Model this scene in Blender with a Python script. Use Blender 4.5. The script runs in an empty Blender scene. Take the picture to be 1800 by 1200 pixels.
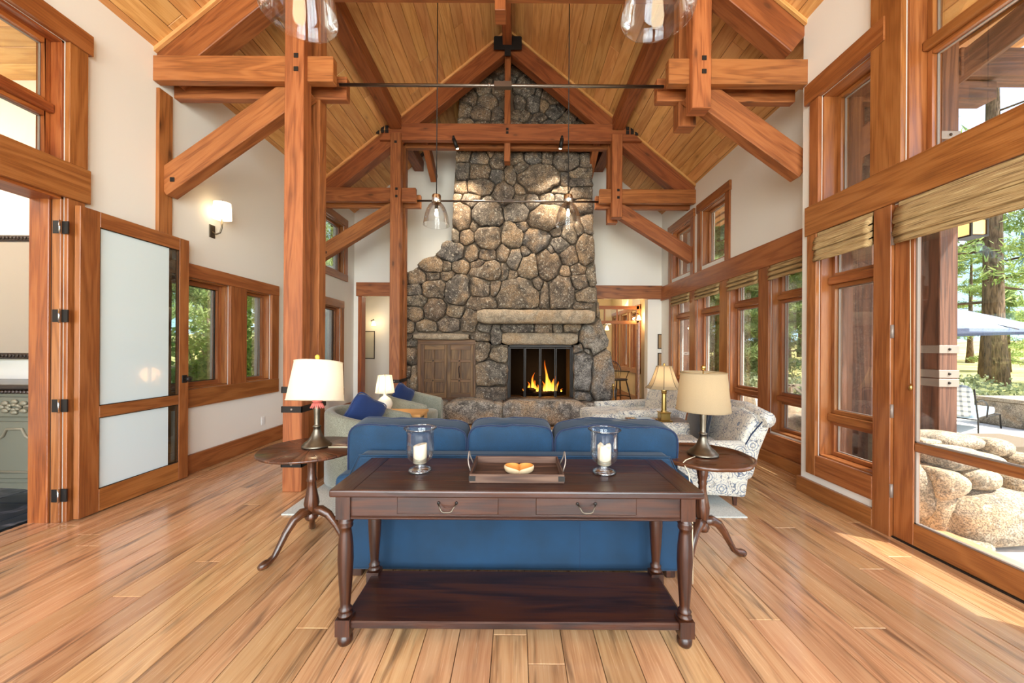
import bpy, bmesh, math, random
import numpy as np
from mathutils import Vector, Matrix, noise
R = random.Random(7)
sc = bpy.context.scene
C = sc.collection
# ------------------------------------------------------------ camera
F, VPX, VPY, H, ROLL = 650.0, 907.0, 611.0, 1.41, 0.0061
cd = bpy.data.cameras.new('camera'); cam = bpy.data.objects.new('camera', cd); C.objects.link(cam)
cam.location = (0, 0, H)
cam.matrix_world = Matrix.Translation((0, 0, H)) @ Matrix.Rotation(math.pi/2, 4, 'X') @ Matrix.Rotation(ROLL, 4, 'Z')
cd.sensor_width = 36; cd.lens = F/1800*36
cd.shift_x = -(VPX-900)/1800; cd.shift_y = (VPY-600)/1800
cd.clip_start = 0.05; cd.clip_end = 900
sc.camera = cam
# ------------------------------------------------------------ sky, sun, exposure
sc.view_settings.view_transform = 'Standard'; sc.view_settings.look = 'None'
sc.view_settings.exposure = 0.8; sc.view_settings.gamma = 1; sc.view_settings.use_curve_mapping = False
sc.cycles.use_denoising = True
sc.cycles.max_bounces = 8; sc.cycles.diffuse_bounces = 5; sc.cycles.glossy_bounces = 4
sc.cycles.transparent_max_bounces = 16; sc.cycles.transmission_bounces = 6
sc.cycles.caustics_reflective = False; sc.cycles.caustics_refractive = False
sc.cycles.sample_clamp_indirect = 6
w = bpy.data.worlds.new('sky'); sc.world = w; w.use_nodes = True
nt = w.node_tree; nt.nodes.clear()
sky = nt.nodes.new('ShaderNodeTexSky'); sky.sky_type = 'NISHITA'; sky.sun_disc = False
sky.sun_elevation = math.radians(58); sky.sun_rotation = math.radians(110); sky.air_density = 1.0; sky.dust_density = 2.5
bg = nt.nodes.new('ShaderNodeBackground'); bg.inputs[1].default_value = 0.36
wo = nt.nodes.new('ShaderNodeOutputWorld')
nt.links.new(sky.outputs[0], bg.inputs[0]); nt.links.new(bg.outputs[0], wo.inputs[0])
sl = bpy.data.lights.new('sun', 'SUN'); so = bpy.data.objects.new('sun', sl); C.objects.link(so)
sl.energy = 9.5; sl.angle = 0.009; sl.color = (1, .95, .86)
SUN = Vector((-0.50, 0.30, -0.81)).normalized()
so.rotation_euler = SUN.to_track_quat('-Z', 'Y').to_euler(); so.location = (20, -10, 30)
def area(name, loc, rot, sx, sy, power, col=(1, 1, 1)):
    l = bpy.data.lights.new(name, 'AREA'); l.shape = 'RECTANGLE'; l.size = sx; l.size_y = sy; l.energy = power; l.color = col
    o = bpy.data.objects.new(name, l); C.objects.link(o); o.location = loc; o.rotation_euler = rot; return o
# added area lamp behind the camera standing in for daylight, and portals that guide sky light through the windows in view
area('rear_fill_area', (-.3, -3.35, 2.5), (math.radians(90), 0, 0), 6.0, 4.2, 760, (.95, .98, 1))
def portal(name, loc, rot, sx, sy): o = area(name, loc, rot, sx, sy, 1); o.data.cycles.is_portal = True
portal('portal', (3.44, 5.8, 1.45), (0, math.radians(90), 0), 2.3, 4.1)
portal('portal', (3.25, 1.9, 1.9), (0, math.radians(90), 0), 4.4, 3.4)
portal('portal', (3.44, 6.7, 3.3), (0, math.radians(90), 0), 1.1, 2.2)
portal('portal', (-3.84, 4.6, 1.55), (0, math.radians(-90), 0), 1.3, 1.8)
portal('portal', (-3.84, 7.3, 2.2), (0, math.radians(-90), 0), 3.6, 1.0)

# ------------------------------------------------------------ helpers
def P(px, py, Y):
    u = px-VPX; v = VPY-py
    x = u*math.cos(ROLL)-v*math.sin(ROLL); z = u*math.sin(ROLL)+v*math.cos(ROLL)
    return Vector((x*Y/F, Y, H+z*Y/F))
WO = {}
def setp(o, label=None, cat=None, group=None, kind=None):
    if label: o['label'] = label
    if cat: o['category'] = cat
    if group: o['group'] = group
    if kind: o['kind'] = kind
    return o
def empty(name, loc, label=None, cat=None, group=None, kind=None, rz=0):
    o = bpy.data.objects.new(name, None); o.empty_display_size = .1; C.objects.link(o)
    o.location = loc; o.rotation_euler = (0, 0, rz); WO[o.name] = Vector(loc)
    return setp(o, label, cat, group, kind)
def attach(o, parent, world):
    world = Vector(world)
    if parent is not None:
        o.parent = parent; o.location = world-WO[parent.name]
    else: o.location = world
    WO[o.name] = world
class MB:
    def __init__(s): s.v = []; s.f = []; s.uv = []; s.sm = []
    def add(s, vs, fs, uvs=None, smooth=False):
        n = len(s.v); s.v += [Vector(v) for v in vs]
        for i, f in enumerate(fs):
            s.f.append([n+k for k in f]); s.uv.append(uvs[i] if uvs else None); s.sm.append(smooth)
        return s
    def box(s, lo, hi, g=0, M=None):
        lo = Vector(lo); hi = Vector(hi)
        vs = [Vector((hi.x if i & 1 else lo.x, hi.y if i & 2 else lo.y, hi.z if i & 4 else lo.z)) for i in range(8)]
        fs = [(0, 2, 3, 1), (4, 5, 7, 6), (0, 1, 5, 4), (2, 6, 7, 3), (0, 4, 6, 2), (1, 3, 7, 5)]; ax = [2, 2, 1, 1, 0, 0]
        uvs = []
        for f, a in zip(fs, ax):
            o = [k for k in range(3) if k != a]
            if a == g: uvs.append([(vs[k][o[0]]*.3+.37, vs[k][o[1]]) for k in f])
            else:
                b = o[0] if o[1] == g else o[1]
                uvs.append([(vs[k][g], vs[k][b]+a*.61) for k in f])
        if M is not None: vs = [M @ v for v in vs]
        return s.add(vs, fs, uvs)
    def bar(s, p0, p1, w, h, up=(0, 0, 1), o0=0, o1=0):
        p0 = Vector(p0); p1 = Vector(p1); d = p1-p0; L = d.length; x = d/L
        y = Vector(up).cross(x); y.normalize(); z = x.cross(y)
        M = Matrix((x, y, z)).transposed().to_4x4(); M.translation = p0
        return s.box((-o0, -w/2, -h/2), (L+o1, w/2, h/2), 0, M)
    def tube(s, pts, r, n=8, cap=True):
        pts = [Vector(p) for p in pts]; k = len(pts); rs = r if isinstance(r, (list, tuple)) else [r]*k
        vs = []; uv = []; prev = None; L = 0; Ls = []
        for i, p in enumerate(pts):
            if i: L += (p-pts[i-1]).length
            Ls.append(L)
            t = (pts[min(i+1, k-1)]-pts[max(i-1, 0)]).normalized()
            if prev is None:
                a = Vector((0, 0, 1)) if abs(t.z) < .9 else Vector((1, 0, 0))
                u = a.cross(t).normalized()
            else: u = (prev-t*prev.dot(t)).normalized()
            prev = u; v = t.cross(u)
            for j in range(n):
                q = 2*math.pi*j/n; vs.append(p+(u*math.cos(q)+v*math.sin(q))*rs[i])
        fs = []
        for i in range(k-1):
            for j in range(n):
                a = i*n+j; b = i*n+(j+1) % n; fs.append((a, b, b+n, a+n)); 
                c = 2*math.pi*rs[i]/n
                uv.append([(Ls[i], j*c), (Ls[i], (j+1)*c), (Ls[i+1], (j+1)*c), (Ls[i+1], j*c)])
        s.add(vs, fs, uv, True)
        if cap:
            b = len(s.v)-len(vs)
            s.f.append([b+j for j in range(n)][::-1]); s.uv.append(None); s.sm.append(False)
            s.f.append([b+(k-1)*n+j for j in range(n)]); s.uv.append(None); s.sm.append(False)
        return s
    def lathe(s, prof, c=(0, 0, 0), n=24, smooth=True, sq=None, rot=0, tilt=None):
        # prof list of (r, z)
        c = Vector(c); vs = []; k = len(prof)
        for r, z in prof:
            for j in range(n):
                q = 2*math.pi*j/n+rot; v = Vector((r*math.cos(q), r*math.sin(q), z))
                if tilt is not None: v = tilt @ v
                vs.append(c+v)
        fs = []; uv = []
        for i in range(k-1):
            for j in range(n):
                a = i*n+j; b = i*n+(j+1) % n; fs.append((a, b, b+n, a+n))
                uv.append([(prof[i][1], j*.03), (prof[i][1], (j+1)*.03), (prof[i+1][1], (j+1)*.03), (prof[i+1][1], j*.03)])
        s.add(vs, fs, uv, smooth); b = len(s.v)-len(vs)
        if prof[0][0] > 1e-4: s.f.append([b+j for j in range(n)][::-1]); s.uv.append(None); s.sm.append(False)
        if prof[-1][0] > 1e-4: s.f.append([b+(k-1)*n+j for j in range(n)]); s.uv.append(None); s.sm.append(False)
        return s
    def prism(s, poly, axis, a, b, g=None, smooth=False):
        # poly of 2D pts in the plane normal to axis, extruded from a to b
        n = len(poly); o = [k for k in range(3) if k != axis]; vs = []
        for t in (a, b):
            for p in poly:
                v = [0, 0, 0]; v[axis] = t; v[o[0]] = p[0]; v[o[1]] = p[1]; vs.append(v)
        fs = [tuple(range(n))[::-1], tuple(range(n, 2*n))]; uv = [[(poly[k][0], poly[k][1]) for k in f] for f in [tuple(range(n))[::-1], tuple(range(n))]]
        L = 0
        for j in range(n):
            k = (j+1) % n; fs.append((j, k, n+k, n+j)); d = math.dist(poly[j], poly[k])
            q = [(a, L), (a, L+d), (b, L+d), (b, L)] if g == axis else [(L, a), (L+d, a), (L+d, b), (L, b)]
            uv.append(q); L += d
        s.add(vs, fs[:2], uv[:2]); n0 = len(s.v)-2*n
        for f, u in zip(fs[2:], uv[2:]): s.f.append([n0+k for k in f]); s.uv.append(u); s.sm.append(smooth)
        return s
    def sq(s, c, a, e1=.4, e2=.4, n=14, m=24, M=None, f=None):
        # superellipsoid cushion
        c = Vector(c); vs = []; pw = lambda x, e: math.copysign(abs(x)**e, x)
        for i in range(n+1):
            p = -math.pi/2+math.pi*i/n
            for j in range(m):
                q = 2*math.pi*j/m
                v = Vector((a[0]*pw(math.cos(p), e1)*pw(math.cos(q), e2), a[1]*pw(math.cos(p), e1)*pw(math.sin(q), e2), a[2]*pw(math.sin(p), e1)))
                if f: v = f(v)
                if M is not None: v = M @ v
                vs.append(c+v)
        fs = [(i*m+j, i*m+(j+1) % m, (i+1)*m+(j+1) % m, (i+1)*m+j) for i in range(n) for j in range(m)]
        return s.add(vs, fs, None, True)
    def build(s, name, mat, parent=None, bev=0, origin=None, seg=1, label=None, **kw):
        vs = s.v
        if origin is None:
            lo = [min(v[i] for v in vs) for i in range(3)]; hi = [max(v[i] for v in vs) for i in range(3)]
            origin = Vector(((lo[0]+hi[0])/2, (lo[1]+hi[1])/2, lo[2]))
        origin = Vector(origin)
        me = bpy.data.meshes.new(name); me.from_pydata([v-origin for v in vs], [], s.f)
        ul = me.uv_layers.new(name='UVMap'); k = 0; buf = []
        for f, u in zip(s.f, s.uv):
            for i in range(len(f)):
                if u: buf += [u[i][0], u[i][1]]
                else: p = vs[f[i]]; buf += [p.x+p.y*.7, p.z+p.y*.3]
        ul.data.foreach_set('uv', buf); me.polygons.foreach_set('use_smooth', s.sm)
        if bev:
            bm = bmesh.new(); bm.from_mesh(me)
            bmesh.ops.remove_doubles(bm, verts=bm.verts, dist=1e-5)
            ed = [e for e in bm.edges if len(e.link_faces) == 2 and e.calc_face_angle(0) > .5]
            bmesh.ops.bevel(bm, geom=ed, offset=bev, segments=seg, profile=.5, affect='EDGES', clamp_overlap=True)
            bm.to_mesh(me); bm.free()
        me.materials.append(mat); me.validate()
        o = bpy.data.objects.new(name, me); C.objects.link(o); attach(o, parent, origin)
        return setp(o, label, **kw)
def copy_tree(o, parent=None, loc=None, rz=None):
    c = o.copy(); C.objects.link(c); c.parent = parent
    if loc is not None: c.location = loc
    if rz is not None: c.rotation_euler = (0, 0, rz)
    WO[c.name] = Vector(c.location)
    for ch in o.children: copy_tree(ch, c)
    return c

# ------------------------------------------------------------ materials
def srgb(r, g, b): 
    f = lambda c: (c/255/12.92) if c/255 <= .04045 else ((c/255+.055)/1.055)**2.4
    return (f(r), f(g), f(b), 1)
class NG:
    def __init__(s, name):
        s.m = bpy.data.materials.new(name); s.m.use_nodes = True; s.t = s.m.node_tree
        s.b = s.t.nodes['Principled BSDF']; s.o = s.t.nodes['Material Output']
    def n(s, t, **k):
        x = s.t.nodes.new('ShaderNode'+t)
        for a, v in k.items():
            if a.startswith('i_'): x.inputs[a[2:].replace('_', ' ')].default_value = v
            else: setattr(x, a, v)
        return x
    def l(s, a, b): s.t.links.new(a, b)
    def tex(s, kind='UV', scale=(1, 1, 1), rnd=True):
        tc = s.n('TexCoord'); mp = s.n('Mapping'); mp.inputs['Scale'].default_value = scale
        s.l(tc.outputs[kind], mp.inputs['Vector'])
        if rnd:
            oi = s.n('ObjectInfo'); mu = s.n('Math', operation='MULTIPLY'); mu.inputs[1].default_value = 37.
            s.l(oi.outputs['Random'], mu.inputs[0]); cx = s.n('CombineXYZ')
            for i in range(3): s.l(mu.outputs[0], cx.inputs[i])
            s.l(cx.outputs[0], mp.inputs['Location'])
        return mp.outputs[0]
    def ramp(s, fac, stops, interp='LINEAR'):
        r = s.n('ValToRGB'); r.color_ramp.interpolation = interp; e = r.color_ramp.elements
        while len(e) < len(stops): e.new(.5)
        for k, (p, c) in enumerate(stops): e[k].position = p; e[k].color = c if len(c) == 4 else (*c, 1)
        s.l(fac, r.inputs[0]); return r.outputs[0]
    def mix(s, fac, a, b, mode='MIX'):
        m = s.n('MixRGB', blend_type=mode)
        for i, x in ((0, fac), (1, a), (2, b)):
            if hasattr(x, 'node'): s.l(x, m.inputs[i])
            else: m.inputs[i].default_value = x if not isinstance(x, tuple) or len(x) == 4 else (*x, 1)
        return m.outputs[0]
    def noise(s, vec, sc, det=3, dist=0, rough=.5):
        x = s.n('TexNoise'); x.inputs['Scale'].default_value = sc; x.inputs['Detail'].default_value = det
        x.inputs['Distortion'].default_value = dist; x.inputs['Roughness'].default_value = rough
        if vec is not None: s.l(vec, x.inputs['Vector'])
        return x.outputs['Fac']
    def math(s, op, a, b=0):
        x = s.n('Math', operation=op)
        for i, v in ((0, a), (1, b)):
            if hasattr(v, 'node'): s.l(v, x.inputs[i])
            else: x.inputs[i].default_value = v
        return x.outputs[0]
    def bump(s, h, st=.3, d=.01):
        b = s.n('Bump'); b.inputs['Strength'].default_value = st; b.inputs['Distance'].default_value = d
        s.l(h, b.inputs['Height']); s.l(b.outputs[0], s.b.inputs['Normal'])
    def set(s, **k):
        for a, v in k.items():
            i = s.b.inputs[a.replace('_', ' ')]
            if hasattr(v, 'node'): s.l(v, i)
            else: i.default_value = v
        return s.m
def plain(name, col, rough=.5, metal=0, **k):
    g = NG(name); g.set(Base_Color=col, Roughness=rough, Metallic=metal, **k); return g.m
def wood(name, dark, mid, light, rough=.45, coat=0, knots=.5, ringS=7, vary=.25, streak=None, bump=.15):
    g = NG(name)
    v = g.tex('UV', (.55, ringS, 1)); n1 = g.noise(v, 1.0, 3, .7)
    ph = g.math('SINE', g.math('MULTIPLY', n1, 38)); ph = g.math('MULTIPLY_ADD', ph, .5); 
    g.t.nodes[-1].inputs[2].default_value = .5
    v2 = g.tex('UV', (3, 90, 1)); n2 = g.noise(v2, 1.5, 3)
    fac = g.math('ADD', g.math('MULTIPLY', ph, .30), g.math('MULTIPLY', n2, .70))
    col = g.ramp(fac, [(.22, dark), (.47, mid), (.70, light)])
    big = g.noise(g.tex('UV', (.8, 2.5, 1)), 1.2, 2)
    col = g.mix(g.math('MULTIPLY', big, .45), col, dark, 'MULTIPLY') if False else g.mix(g.ramp(big, [(.35, (0, 0, 0)), (.75, (.42, .42, .42))]), col, dark)
    if knots:
        vo = g.n('TexVoronoi'); vo.inputs['Scale'].default_value = 1.0; g.l(g.tex('UV', (2.1, 5.2, 1)), vo.inputs['Vector'])
        kf = g.ramp(vo.outputs['Distance'], [(.07, (1, 1, 1)), (.13, (.35, .35, .35)), (.30, (0, 0, 0))])
        col = g.mix(g.math('MULTIPLY', kf, knots), col, tuple(c*.25 for c in dark[:3]))
    if streak:
        sn = g.noise(g.tex('UV', (1.3, 14, 1)), 1.3, 4, .3)
        col = g.mix(g.ramp(sn, [(.54, (0, 0, 0)), (.70, (.8, .8, .8))]), col, streak)
    oi = g.n('ObjectInfo'); hsv = g.n('HueSaturation')
    rv = g.n('MapRange'); g.l(oi.outputs['Random'], rv.inputs[0]); rv.inputs[3].default_value = 1-vary; rv.inputs[4].default_value = 1+vary
    g.l(rv.outputs[0], hsv.inputs['Value']); g.l(col, hsv.inputs['Color'])
    rh = g.n('MapRange'); r2 = g.math('FRACT', g.math('MULTIPLY', oi.outputs['Random'], 7.31)); g.l(r2, rh.inputs[0])
    rh.inputs[3].default_value = .5-.010*vary*4; rh.inputs[4].default_value = .5+.012*vary*4; g.l(rh.outputs[0], hsv.inputs['Hue'])
    rr = g.ramp(n2, [(.3, (rough*.8,)*3), (.7, (min(1, rough*1.2),)*3)])
    g.bump(fac, bump, .003)
    return g.set(Base_Color=hsv.outputs[0], Roughness=rr, Coat_Weight=coat, Coat_Roughness=.12)
S = srgb
M = {}
M['beam'] = wood('fir_beam', S(118, 66, 32), S(156, 92, 47), S(172, 108, 60), .5, 0, .7, 6, .12)
M['beamred'] = wood('fir_rafter', S(106, 54, 24), S(138, 77, 37), S(152, 89, 47), .5, 0, .6, 6, .1)
M['ceil'] = wood('pine_ceiling', S(190, 132, 76), S(214, 160, 98), S(224, 174, 114), .5, 0, .45, 5, .14)
M['trim'] = wood('alder_trim', S(122, 68, 32), S(150, 90, 44), S(166, 105, 57), .38, .2, .25, 5, .1)
M['trimd'] = wood('dark_cherry_trim', S(110, 52, 22), S(150, 78, 36), S(168, 96, 48), .38, .2, .2, 5, .08)  # darker, redder trim wood
M['floor'] = wood('floor_oak', S(174, 126, 88), S(196, 150, 108), S(204, 162, 120), .24, .5, .35, 5, .16, streak=S(96, 70, 52), bump=.08)
M['walnut'] = wood('dark_walnut', S(28, 14, 10), S(56, 28, 18), S(72, 36, 14), .36, .18, 0, 6, .08)
M['walnut2'] = wood('mahogany', S(44, 22, 12), S(76, 42, 24), S(104, 60, 36), .32, .3, 0, 6, .05)
M['traywood'] = wood('tray_wood', S(46, 28, 22), S(86, 58, 44), S(116, 88, 72), .7, 0, .2, 8, .1)
M['cabwood'] = wood('cabinet_wood', S(66, 42, 22), S(112, 78, 46), S(136, 100, 62), .6, 0, .3, 7, .12)
M['porch'] = wood('porch_timber', S(58, 34, 24), S(94, 58, 42), S(116, 78, 60), .7, 0, .4, 6, .12)
M['porchwood'] = wood('porch_boards', S(140, 92, 50), S(186, 130, 76), S(200, 148, 92), .6, 0, .4, 6, .12)
def drywall(name, col):
    g = NG(name); n = g.noise(g.tex('Object', (1, 1, 1), False), 60, 3)
    g.bump(n, .06, .002); return g.set(Base_Color=col, Roughness=.85)
M['wall'] = drywall('warm_white_plaster', S(232, 229, 222))
M['wallw'] = drywall('cream_plaster', S(222, 204, 168))
def stone(name, cols, k=1.0):
    g = NG(name); v = g.tex('Object', (1, 1, 1)); oi = g.n('ObjectInfo')
    base = g.ramp(oi.outputs['Random'], [(i/(len(cols)-1)*.999, c) for i, c in enumerate(cols)], 'LINEAR')
    n1 = g.noise(v, 7, 5, .6, .62); n2 = g.noise(v, 90, 3, 0, .7); n3 = g.noise(v, 2.6, 3, .4)
    c = g.mix(g.ramp(n1, [(.40, (0, 0, 0)), (.66, (1, 1, 1))]), base, g.mix(.85*k, base, S(44, 38, 34)))
    c = g.mix(g.ramp(n3, [(.50, (0, 0, 0)), (.68, (.75, .75, .75))]), c, S(182, 150, 114))
    c = g.mix(g.ramp(n2, [(.44, (.85*k,)*3), (.54, (0, 0, 0))]), c, S(38, 33, 30))
    c = g.mix(g.ramp(g.noise(v, 26, 4, .8), [(.58, (0, 0, 0)), (.66, (.6*k,)*3)]), c, S(196, 188, 172))
    g.bump(g.math('ADD', g.math('MULTIPLY', n2, .3), n1), .8, .02)
    return g.set(Base_Color=c, Roughness=.85)
M['stone'] = stone('granite_fieldstone', [S(132, 120, 106), S(152, 128, 102), S(118, 112, 106), S(164, 146, 122), S(130, 108, 88), S(148, 140, 130)])
M['stonep'] = stone('pale_granite', [S(176, 158, 134), S(184, 166, 142), S(168, 152, 130)], .6)
M['stoneo'] = stone('patio_granite', [S(190, 164, 132), S(176, 160, 140), S(200, 176, 144)], .75)
M['stoneg'] = stone('pale_grey_boulder', [S(176, 168, 158), S(160, 154, 148), S(184, 172, 156)])
M['mortar'] = drywall('brown_mortar', S(104, 90, 74))
def metal(name, col, rough=.4): return plain(name, col, rough, 1)
M['iron'] = plain('blackened_iron', S(44, 40, 38), .5, .6)
M['rod'] = metal('steel_rod', S(120, 112, 106), .35)
M['chrome'] = metal('chrome', S(220, 222, 224), .08)
M['brass'] = metal('antique_brass', S(190, 160, 96), .3)
M['bronze'] = metal('pewter_bronze', S(112, 104, 92), .38)
M['strap'] = plain('weathered_steel', S(150, 138, 130), .6, .5)
def glass(name, tint=(1, 1, 1, 1), refl=.08, rough=0.0, maxr=.6):
    g = NG(name); t = g.n('BsdfTransparent'); t.inputs[0].default_value = tint
    gl = g.n('BsdfGlossy'); gl.inputs['Roughness'].default_value = rough; lw = g.n('LayerWeight'); lw.inputs[0].default_value = .25
    mr = g.n('MapRange'); g.l(lw.outputs['Fresnel'], mr.inputs[0]); mr.inputs[3].default_value = refl; mr.inputs[4].default_value = maxr
    mx = g.n('MixShader'); g.l(mr.outputs[0], mx.inputs[0]); g.l(t.outputs[0], mx.inputs[1]); g.l(gl.outputs[0], mx.inputs[2])
    g.l(mx.outputs[0], g.o.inputs[0]); return g.m
M['glass'] = glass('window_glass', (.96, .98, .97, 1), .02)
M['doorglass'] = plain('frosted_door_glass', S(218, 236, 242), .10, 0, Coat_Weight=.6, Coat_Roughness=.02, Transmission_Weight=.0)
M['cleardoor'] = glass('clear_door_glass', (.8, .86, .86, 1), .06)
M['hglass'] = glass('clear_blown_glass', (.99, .993, .997, 1), .02, 0, .5)
M['hfoot'] = glass('thick_clear_glass', (.93, .96, .98, 1), .22, 0, .95)
M['fireglass'] = glass('smoked_fire_glass', (.6, .57, .55, 1), .003, 0, .05)
g = NG('smoked_fire_glass'); t = g.n('BsdfTransparent'); t.inputs[0].default_value = (.62, .6, .58, 1); g.l(t.outputs[0], g.o.inputs[0]); M['fireglass'] = g.m
M['mirror'] = metal('mirror_silver', (.9, .9, .9, 1), .02)
def fabric(name, c1, c2, sc=350, rough=.95, sheen=.3, bump=.5, big=.35):
    g = NG(name); v = g.tex('Object', (1, 1, 1), False); n = g.noise(v, sc, 2); n2 = g.noise(v, 5, 3)
    c = g.mix(g.ramp(n, [(.35, (0, 0, 0)), (.65, (1, 1, 1))]), c1, c2)
    c = g.mix(g.math('MULTIPLY', g.ramp(n2, [(.3, (0, 0, 0)), (.7, (1, 1, 1))]), big), c, c1)
    g.bump(n, bump, .003); return g.set(Base_Color=c, Roughness=rough, Sheen_Weight=sheen, Sheen_Roughness=.4)
M['velvet'] = fabric('blue_velvet', S(2, 36, 58), S(5, 62, 100), 500, .8, .12, .15, .7)
M['navy'] = fabric('navy_linen', S(12, 36, 84), S(20, 54, 110), 400, .85, .4, .3)
M['pipe'] = fabric('dark_blue_piping', S(14, 30, 58), S(20, 42, 78), 500)
M['tweed'] = fabric('grey_green_tweed', S(106, 106, 92), S(160, 162, 146), 190)
M['rug'] = fabric('pale_grey_rug', S(172, 176, 172), S(206, 208, 202), 120, 1, .1, .9)
M['black'] = fabric('black_pillow_cloth', S(22, 26, 34), S(40, 44, 54), 300)
def floral(name):
    g = NG(name); v = g.tex('Object', (1, 1, 1), False)
    base = g.mix(g.noise(v, 4, 2), S(216, 214, 204), S(196, 190, 176))
    vo = g.n('TexVoronoi'); vo.inputs['Scale'].default_value = 6.5; g.l(v, vo.inputs['Vector'])
    d = vo.outputs['Distance']; ring = g.math('SINE', g.math('MULTIPLY', d, 48))
    m1 = g.math('MULTIPLY', g.math('GREATER_THAN', ring, .55), g.math('LESS_THAN', d, .42))
    vo2 = g.n('TexVoronoi'); vo2.inputs['Scale'].default_value = 34; g.l(v, vo2.inputs['Vector'])
    m2 = g.math('LESS_THAN', vo2.outputs['Distance'], .26)
    vn = g.noise(v, 9, 2, 1.6); m3 = g.math('LESS_THAN', g.math('ABSOLUTE', g.math('SUBTRACT', vn, .5)), .014)
    m3b = g.math('LESS_THAN', g.math('ABSOLUTE', g.math('SUBTRACT', g.noise(v, 15, 2, 2.2), .47)), .016)
    c = g.mix(g.math('MULTIPLY', m2, .55), base, S(112, 132, 156)); c = g.mix(g.math('MULTIPLY', m1, .8), c, S(82, 104, 134))
    c = g.mix(g.math('MULTIPLY', m3, .85), c, S(70, 84, 108)); c = g.mix(g.math('MULTIPLY', m3b, .6), c, S(104, 98, 92))
    return g.set(Base_Color=c, Roughness=.95, Sheen_Weight=.2)
M['floral'] = floral('blue_floral_linen')
def emis(name, col, st, base=None):
    g = NG(name); return g.set(Base_Color=base or col, Emission_Color=col, Emission_Strength=st, Roughness=.8)
def shade(name, col, glow, st):
    g = NG(name); n = g.noise(g.tex('Object', (1, 1, 1), False), 220, 2); c = g.mix(n, col, tuple(x*.86 for x in col[:3]))
    tr = g.n('BsdfTranslucent'); g.l(c, tr.inputs[0]); g.set(Base_Color=c, Roughness=.9, Emission_Color=glow, Emission_Strength=st)
    mx = g.n('MixShader'); mx.inputs[0].default_value = .45; g.l(g.b.outputs[0], mx.inputs[1]); g.l(tr.outputs[0], mx.inputs[2]); g.l(mx.outputs[0], g.o.inputs[0]); return g.m
M['shade'] = shade('linen_lamp_shade', S(232, 226, 212), S(255, 214, 150), .12)
M['shade2'] = shade('tan_linen_lamp_shade', S(182, 164, 134), S(255, 206, 140), .04)
M['bulb'] = emis('lit_bulb', (1, .80, .52, 1), 10)
M['bulbs'] = emis('lit_sconce_glass', (1, .72, .36, 1), 9)
M['wax'] = plain('ivory_wax', S(216, 204, 180), .5, 0, Subsurface_Weight=.2)
M['white'] = plain('white_ceramic', S(226, 220, 204), .25)
M['cord'] = plain('cream_cord', S(222, 208, 178), .5)
M['tassel'] = plain('coral_tassel', S(190, 100, 92), .9)
M['tassely'] = plain('yellow_crystal_finial', S(210, 180, 70), .2)
M['heart'] = plain('bleached_wood_bowl', S(214, 190, 152), .7)
M['heartin'] = plain('orange_wood_inside', S(206, 136, 62), .6)
M['dark'] = plain('soot_black', S(16, 14, 13), .9)
M['log'] = wood('charred_log', S(14, 10, 8), S(44, 30, 22), S(80, 58, 42), .9, 0, 0, 5, .2)
def woven():
    g = NG('woven_grass_shade'); v = g.tex('UV', (1, 1, 1), False); n = g.noise(g.tex('UV', (3, 160, 1), False), 1.5, 3)
    c = g.ramp(n, [(.3, S(96, 74, 46)), (.5, S(172, 142, 96)), (.7, S(206, 184, 136))]); g.bump(n, .5, .004)
    return g.set(Base_Color=c, Roughness=.9)
M['woven'] = woven()
def slate():
    g = NG('slate_floor'); v = g.tex('Object', (1, 1, 1), True); n = g.noise(v, 3, 5, 1.5)
    c = g.ramp(n, [(.3, S(26, 32, 40)), (.55, S(48, 54, 64)), (.62, S(104, 104, 112)), (.7, S(40, 46, 56))]); return g.set(Base_Color=c, Roughness=.35)
M['slate'] = slate()
def grass():
    g = NG('dry_meadow'); v = g.tex('Object', (1, 1, 1), False); n = g.noise(v, .35, 4, .5); n2 = g.noise(v, 8, 4)
    c = g.ramp(n, [(.3, S(112, 120, 66)), (.5, S(196, 180, 104)), (.7, S(216, 196, 124))]); c = g.mix(g.math('MULTIPLY', n2, .5), c, S(120, 116, 70)); g.bump(n2, 1, .1)
    return g.set(Base_Color=c, Roughness=1)
M['meadow'] = grass()
def bark():
    g = NG('pine_bark'); v = g.tex('UV', (3, 18, 1)); n = g.noise(v, 1, 4, .5)
    c = g.ramp(n, [(.3, S(58, 46, 40)), (.6, S(128, 104, 88)), (.8, S(156, 130, 110))]); g.bump(n, 1, .04); return g.set(Base_Color=c, Roughness=1)
M['bark'] = bark()
def leaf(name, a, b, c3):
    g = NG(name); v = g.tex('Object', (1, 1, 1)); n = g.noise(v, 1.3, 3); gi = g.n('NewGeometry')
    c = g.ramp(g.math('ADD', g.math('MULTIPLY', n, .6), g.math('MULTIPLY', gi.outputs['Random Per Island'], .4)), [(.25, a), (.5, b), (.75, c3)])
    tr = g.n('BsdfTranslucent'); g.l(c, tr.inputs[0]); g.set(Base_Color=c, Roughness=.7)
    mx = g.n('MixShader'); mx.inputs[0].default_value = .4; g.l(g.b.outputs[0], mx.inputs[1]); g.l(tr.outputs[0], mx.inputs[2]); g.l(mx.outputs[0], g.o.inputs[0]); return g.m
M['needles'] = leaf('pine_needles', S(92, 118, 66), S(146, 168, 98), S(190, 202, 132))
M['leaves'] = leaf('shrub_leaves', S(100, 140, 50), S(160, 190, 80), S(204, 220, 120))
M['sage'] = leaf('sage_leaves', S(110, 124, 92), S(150, 158, 118), S(190, 190, 140))
M['concrete'] = drywall('pale_patio_concrete', S(214, 208, 200))
M['canopy'] = fabric('slate_blue_canvas', S(104, 116, 146), S(120, 132, 160), 60, .9, .1, .1)
M['outcush'] = fabric('blue_patio_cushion', S(120, 142, 162), S(150, 170, 186), 200)
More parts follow.
